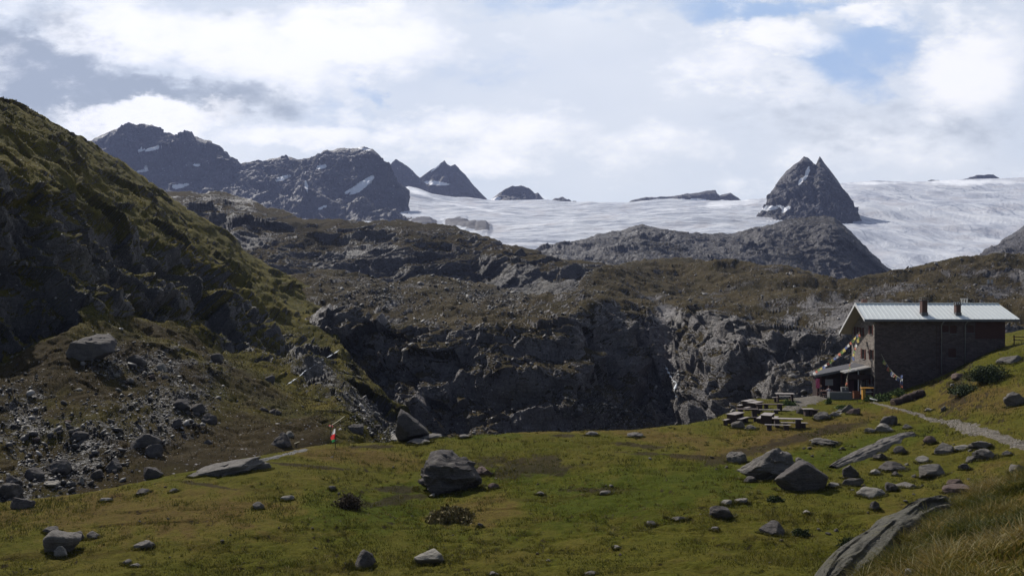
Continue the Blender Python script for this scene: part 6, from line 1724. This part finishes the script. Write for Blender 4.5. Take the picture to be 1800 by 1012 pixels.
# ------------------------------------------------------------------ streams
WATER = plain('white water', (0.62, 0.65, 0.68), 0.35, vary=.25, scale=3)
def stream(pts, widths, seed, n=90, lift=0.12, gaps=0.0):
    A = [at(px, py) for px, py in pts]; A = np.array([[*p] for p in A])
    sg = np.linspace(0, len(A) - 1, n); ln = np.stack([np.interp(sg, np.arange(len(A)), A[:, k]) for k in range(3)], 1); ln = smooth1(ln, 5)
    ln[:, 1] -= lift * 2; ln[:, 2] += lift
    w_ = np.interp(sg, np.arange(len(A)), widths) * (0.6 + .7 * np.abs(fbm(np.stack([sg * 5, sg * 0 + seed, sg * 0], 1), 3)) * 2)
    w_ = np.where(fbm(np.stack([sg * 4, sg * 0 + seed + 5., sg * 0], 1), 2) > gaps, w_, w_ * .12)
    m = 7; t_ = np.linspace(-1, 1, m)
    G = np.repeat(ln[:, None], m, 1); G[..., 0] += t_[None] * w_[:, None]; G[..., 2] += (-np.abs(t_) ** 2 * .25 * 1)[None] * w_[:, None]
    G[..., 1] -= (1 - t_[None] ** 2) * .15
    G += fbm(G.reshape(-1, 3) * 3, 3).reshape(n, m)[..., None] * .06
    return sheet('stream', G, WATER)
stream([(597, 613), (588, 622), (574, 630), (562, 636), (550, 645), (538, 652), (528, 661), (518, 668), (503, 678)], [.10, .14, .07, .06, .08, .11, .08, .16, .12], 3, gaps=.0)
stream([(1168, 640), (1174, 655), (1180, 668), (1188, 674), (1184, 686), (1190, 700)], [.16, .28, .34, .25, .3, .15], 7, gaps=.02)
stream([(1170, 652), (1192, 657), (1200, 660)], [.12, .22, .1], 8, gaps=0)

# ------------------------------------------------------------------ people seated at the table by the annexe
SKIN = plain('skin', (0.36, 0.21, 0.15), .6, vary=.1)
def person(loc, rz, top, leg, hair, label, lean=0.0, arm=0.3):
    root = empty('person', loc, rz)
    # joints: name -> (position, radius); seated on a bench 0.46 high, facing -Y
    J = {'pelvis': ((0, 0, .54), .125), 'waist': ((0, .01 - lean * .1, .74), .115), 'chest': ((0, -lean * .2, .94), .135), 'neckb': ((0, -lean * .28, 1.08), .062), 'neck': ((0, -lean * .32, 1.15), .055),
         'jaw': ((0, -lean * .34 - .02, 1.21), .072), 'head': ((0, -lean * .34, 1.29), .092), 'crown': ((0, -lean * .33 + .01, 1.37), .075)}
    E = [('pelvis', 'waist'), ('waist', 'chest'), ('chest', 'neckb'), ('neckb', 'neck'), ('neck', 'jaw'), ('jaw', 'head'), ('head', 'crown')]
    for sn, s in (('l', -1), ('r', 1)):
        J['hip' + sn] = ((s * .10, -.03, .53), .095); J['kn' + sn] = ((s * .14, -.46, .52), .066); J['an' + sn] = ((s * .14, -.44, .10), .043); J['to' + sn] = ((s * .15, -.62, .045), .038)
        E += [('pelvis', 'hip' + sn), ('hip' + sn, 'kn' + sn), ('kn' + sn, 'an' + sn), ('an' + sn, 'to' + sn)]
        y0 = -lean * .22
        J['sh' + sn] = ((s * .19, y0, 1.02), .062); J['el' + sn] = ((s * .25, y0 - .12, .80), .045); J['wr' + sn] = ((s * .15, y0 - .36, .80 + arm * .1), .028); J['pa' + sn] = ((s * .13, y0 - .43, .80 + arm * .1), .032)
        E += [('chest', 'sh' + sn), ('sh' + sn, 'el' + sn), ('el' + sn, 'wr' + sn), ('wr' + sn, 'pa' + sn)]
        for k in range(4):
            bx = s * (.105 + .018 * k); L_ = (.058, .068, .064, .05)[k]; b0 = (bx, y0 - .46, .80 + arm * .1)
            J[f'f{k}a{sn}'] = ((bx, y0 - .46 - L_ * .5, .797 + arm * .1), .010); J[f'f{k}b{sn}'] = ((bx, y0 - .46 - L_, .782 + arm * .1), .008)
            E += [('pa' + sn, f'f{k}a{sn}'), (f'f{k}a{sn}', f'f{k}b{sn}')]
        J['ta' + sn] = ((s * .085, y0 - .44, .80 + arm * .1), .011); J['tb' + sn] = ((s * .07, y0 - .475, .795 + arm * .1), .009); E += [('pa' + sn, 'ta' + sn), ('ta' + sn, 'tb' + sn)]
    names = list(J); me = bpy.data.meshes.new('body')
    me.from_pydata([J[k][0] for k in names], [(names.index(a), names.index(b)) for a, b in E], [])
    o = bpy.data.objects.new('body', me); COL.objects.link(o)
    sk = o.modifiers.new('skin', 'SKIN'); sk.use_smooth_shade = True
    for i, k in enumerate(names): me.skin_vertices[0].data[i].radius = (J[k][1], J[k][1] * (.8 if k in ('chest', 'waist') else 1))
    me.skin_vertices[0].data[names.index('pelvis')].use_root = True
    sb = o.modifiers.new('sub', 'SUBSURF'); sb.levels = sb.render_levels = 1
    dg = bpy.context.evaluated_depsgraph_get(); dg.update()
    me2 = bpy.data.meshes.new_from_object(o.evaluated_get(dg)); bpy.data.objects.remove(o)
    # nose, brow and ears pulled out of the head
    yh = J['head'][0][1]
    for v in me2.vertices:
        c = v.co
        if c.z > 1.2 and abs(c.x) < .02 and c.y < yh - .05 and abs(c.z - 1.28) < .03: c.y -= .02
        if c.z > 1.2 and abs(c.x) > .06 and abs(c.z - 1.28) < .025: c.x *= 1.12
    for m_ in (SKIN, top, leg, hair, BLOCK): me2.materials.append(m_)
    for p_ in me2.polygons:
        c = p_.center; p_.use_smooth = True
        if c.z > 1.33 or (c.z > 1.2 and c.y > yh + .02): p_.material_index = 3
        elif c.z > 1.13: p_.material_index = 0
        elif c.y < J['wrl'][0][1] + .02 and c.z > .7: p_.material_index = 0
        elif c.z > .62 : p_.material_index = 1
        elif c.z < .10: p_.material_index = 4
        else: p_.material_index = 2
    b = link('body', me2, root); tag(root, label, 'person')
    return root
DK = plain('dark jacket', (0.02, 0.02, 0.03), .85); DR = plain('dark red fleece', (0.13, 0.02, 0.03), .85); PW_ = plain('pale shirt', (0.45, 0.40, 0.40), .85)
JN = plain('dark trousers', (0.025, 0.03, 0.045), .9); HB = plain('dark hair', (0.03, 0.02, 0.015), .7)
yt = 102.3
t1 = empty('terrace_table', (37.9, yt, gz1(37.9, yt) + .06)); tag(t1, 'dark wooden table in front of the annexe with people sitting at it', 'table')
bm = bmesh.new(); slabtop(bm, 1.9, .8, .75, .05, 4); part('table_top', bm, REDW, t1, .006)
for sx in (-.8, .8):
    for sy in (-.3, .3): boxpart('leg', (sx - .04, sx + .04, sy - .04, sy + .04, 0, .698), BLOCK, t1)
for sy, lb in ((-.72, 'dark bench on the near side of the table in front of the annexe'), (.72, 'dark bench on the annexe side of the table in front of the annexe')):
    b_ = empty('bench', (37.9, yt + sy, t1.location.z)); tag(b_, lb, 'bench')
    bm = bmesh.new(); slabtop(bm, 1.8, .32, .46, .05, 9); part('seat', bm, REDW, b_, .006)
    for sx in (-.7, .7): boxpart('leg', (sx - .05, sx + .05, -.12, .12, 0, .408), BLOCK, b_)
zt = t1.location.z
person((37.35, yt + .72, zt), 0, DK, JN, HB, 'person in a dark jacket sitting left behind the table by the annexe')
person((38.15, yt + .74, zt), .15, DR, JN, HB, 'person in a dark red top sitting right behind the table by the annexe', lean=.4)
person((37.75, yt - .74, zt), math.pi, PW_, JN, HB, 'person in a pale shirt sitting with the back to the photographer at the annexe table', lean=.5)
for k_, (dx, dy, c_, w_) in enumerate(((-.35, 0, FC[1], .05), (.1, .12, FC[2], .045), (.45, -.1, FC[1], .06))):
    bm = bmesh.new(); tube(bm, [Vector((0, 0, 0)), Vector((0, 0, .09)), Vector((0, 0, .095))], [w_ * .8, w_, w_ * .9], 12); g_ = part('mug', bm, c_, None, smooth=True)
    g_.location = (37.9 + dx, yt + dy, zt + .752); tag(g_, ('white mug at the left end of the annexe table', 'red mug in the middle of the annexe table', 'wide white mug at the right end of the annexe table')[k_], 'mug')
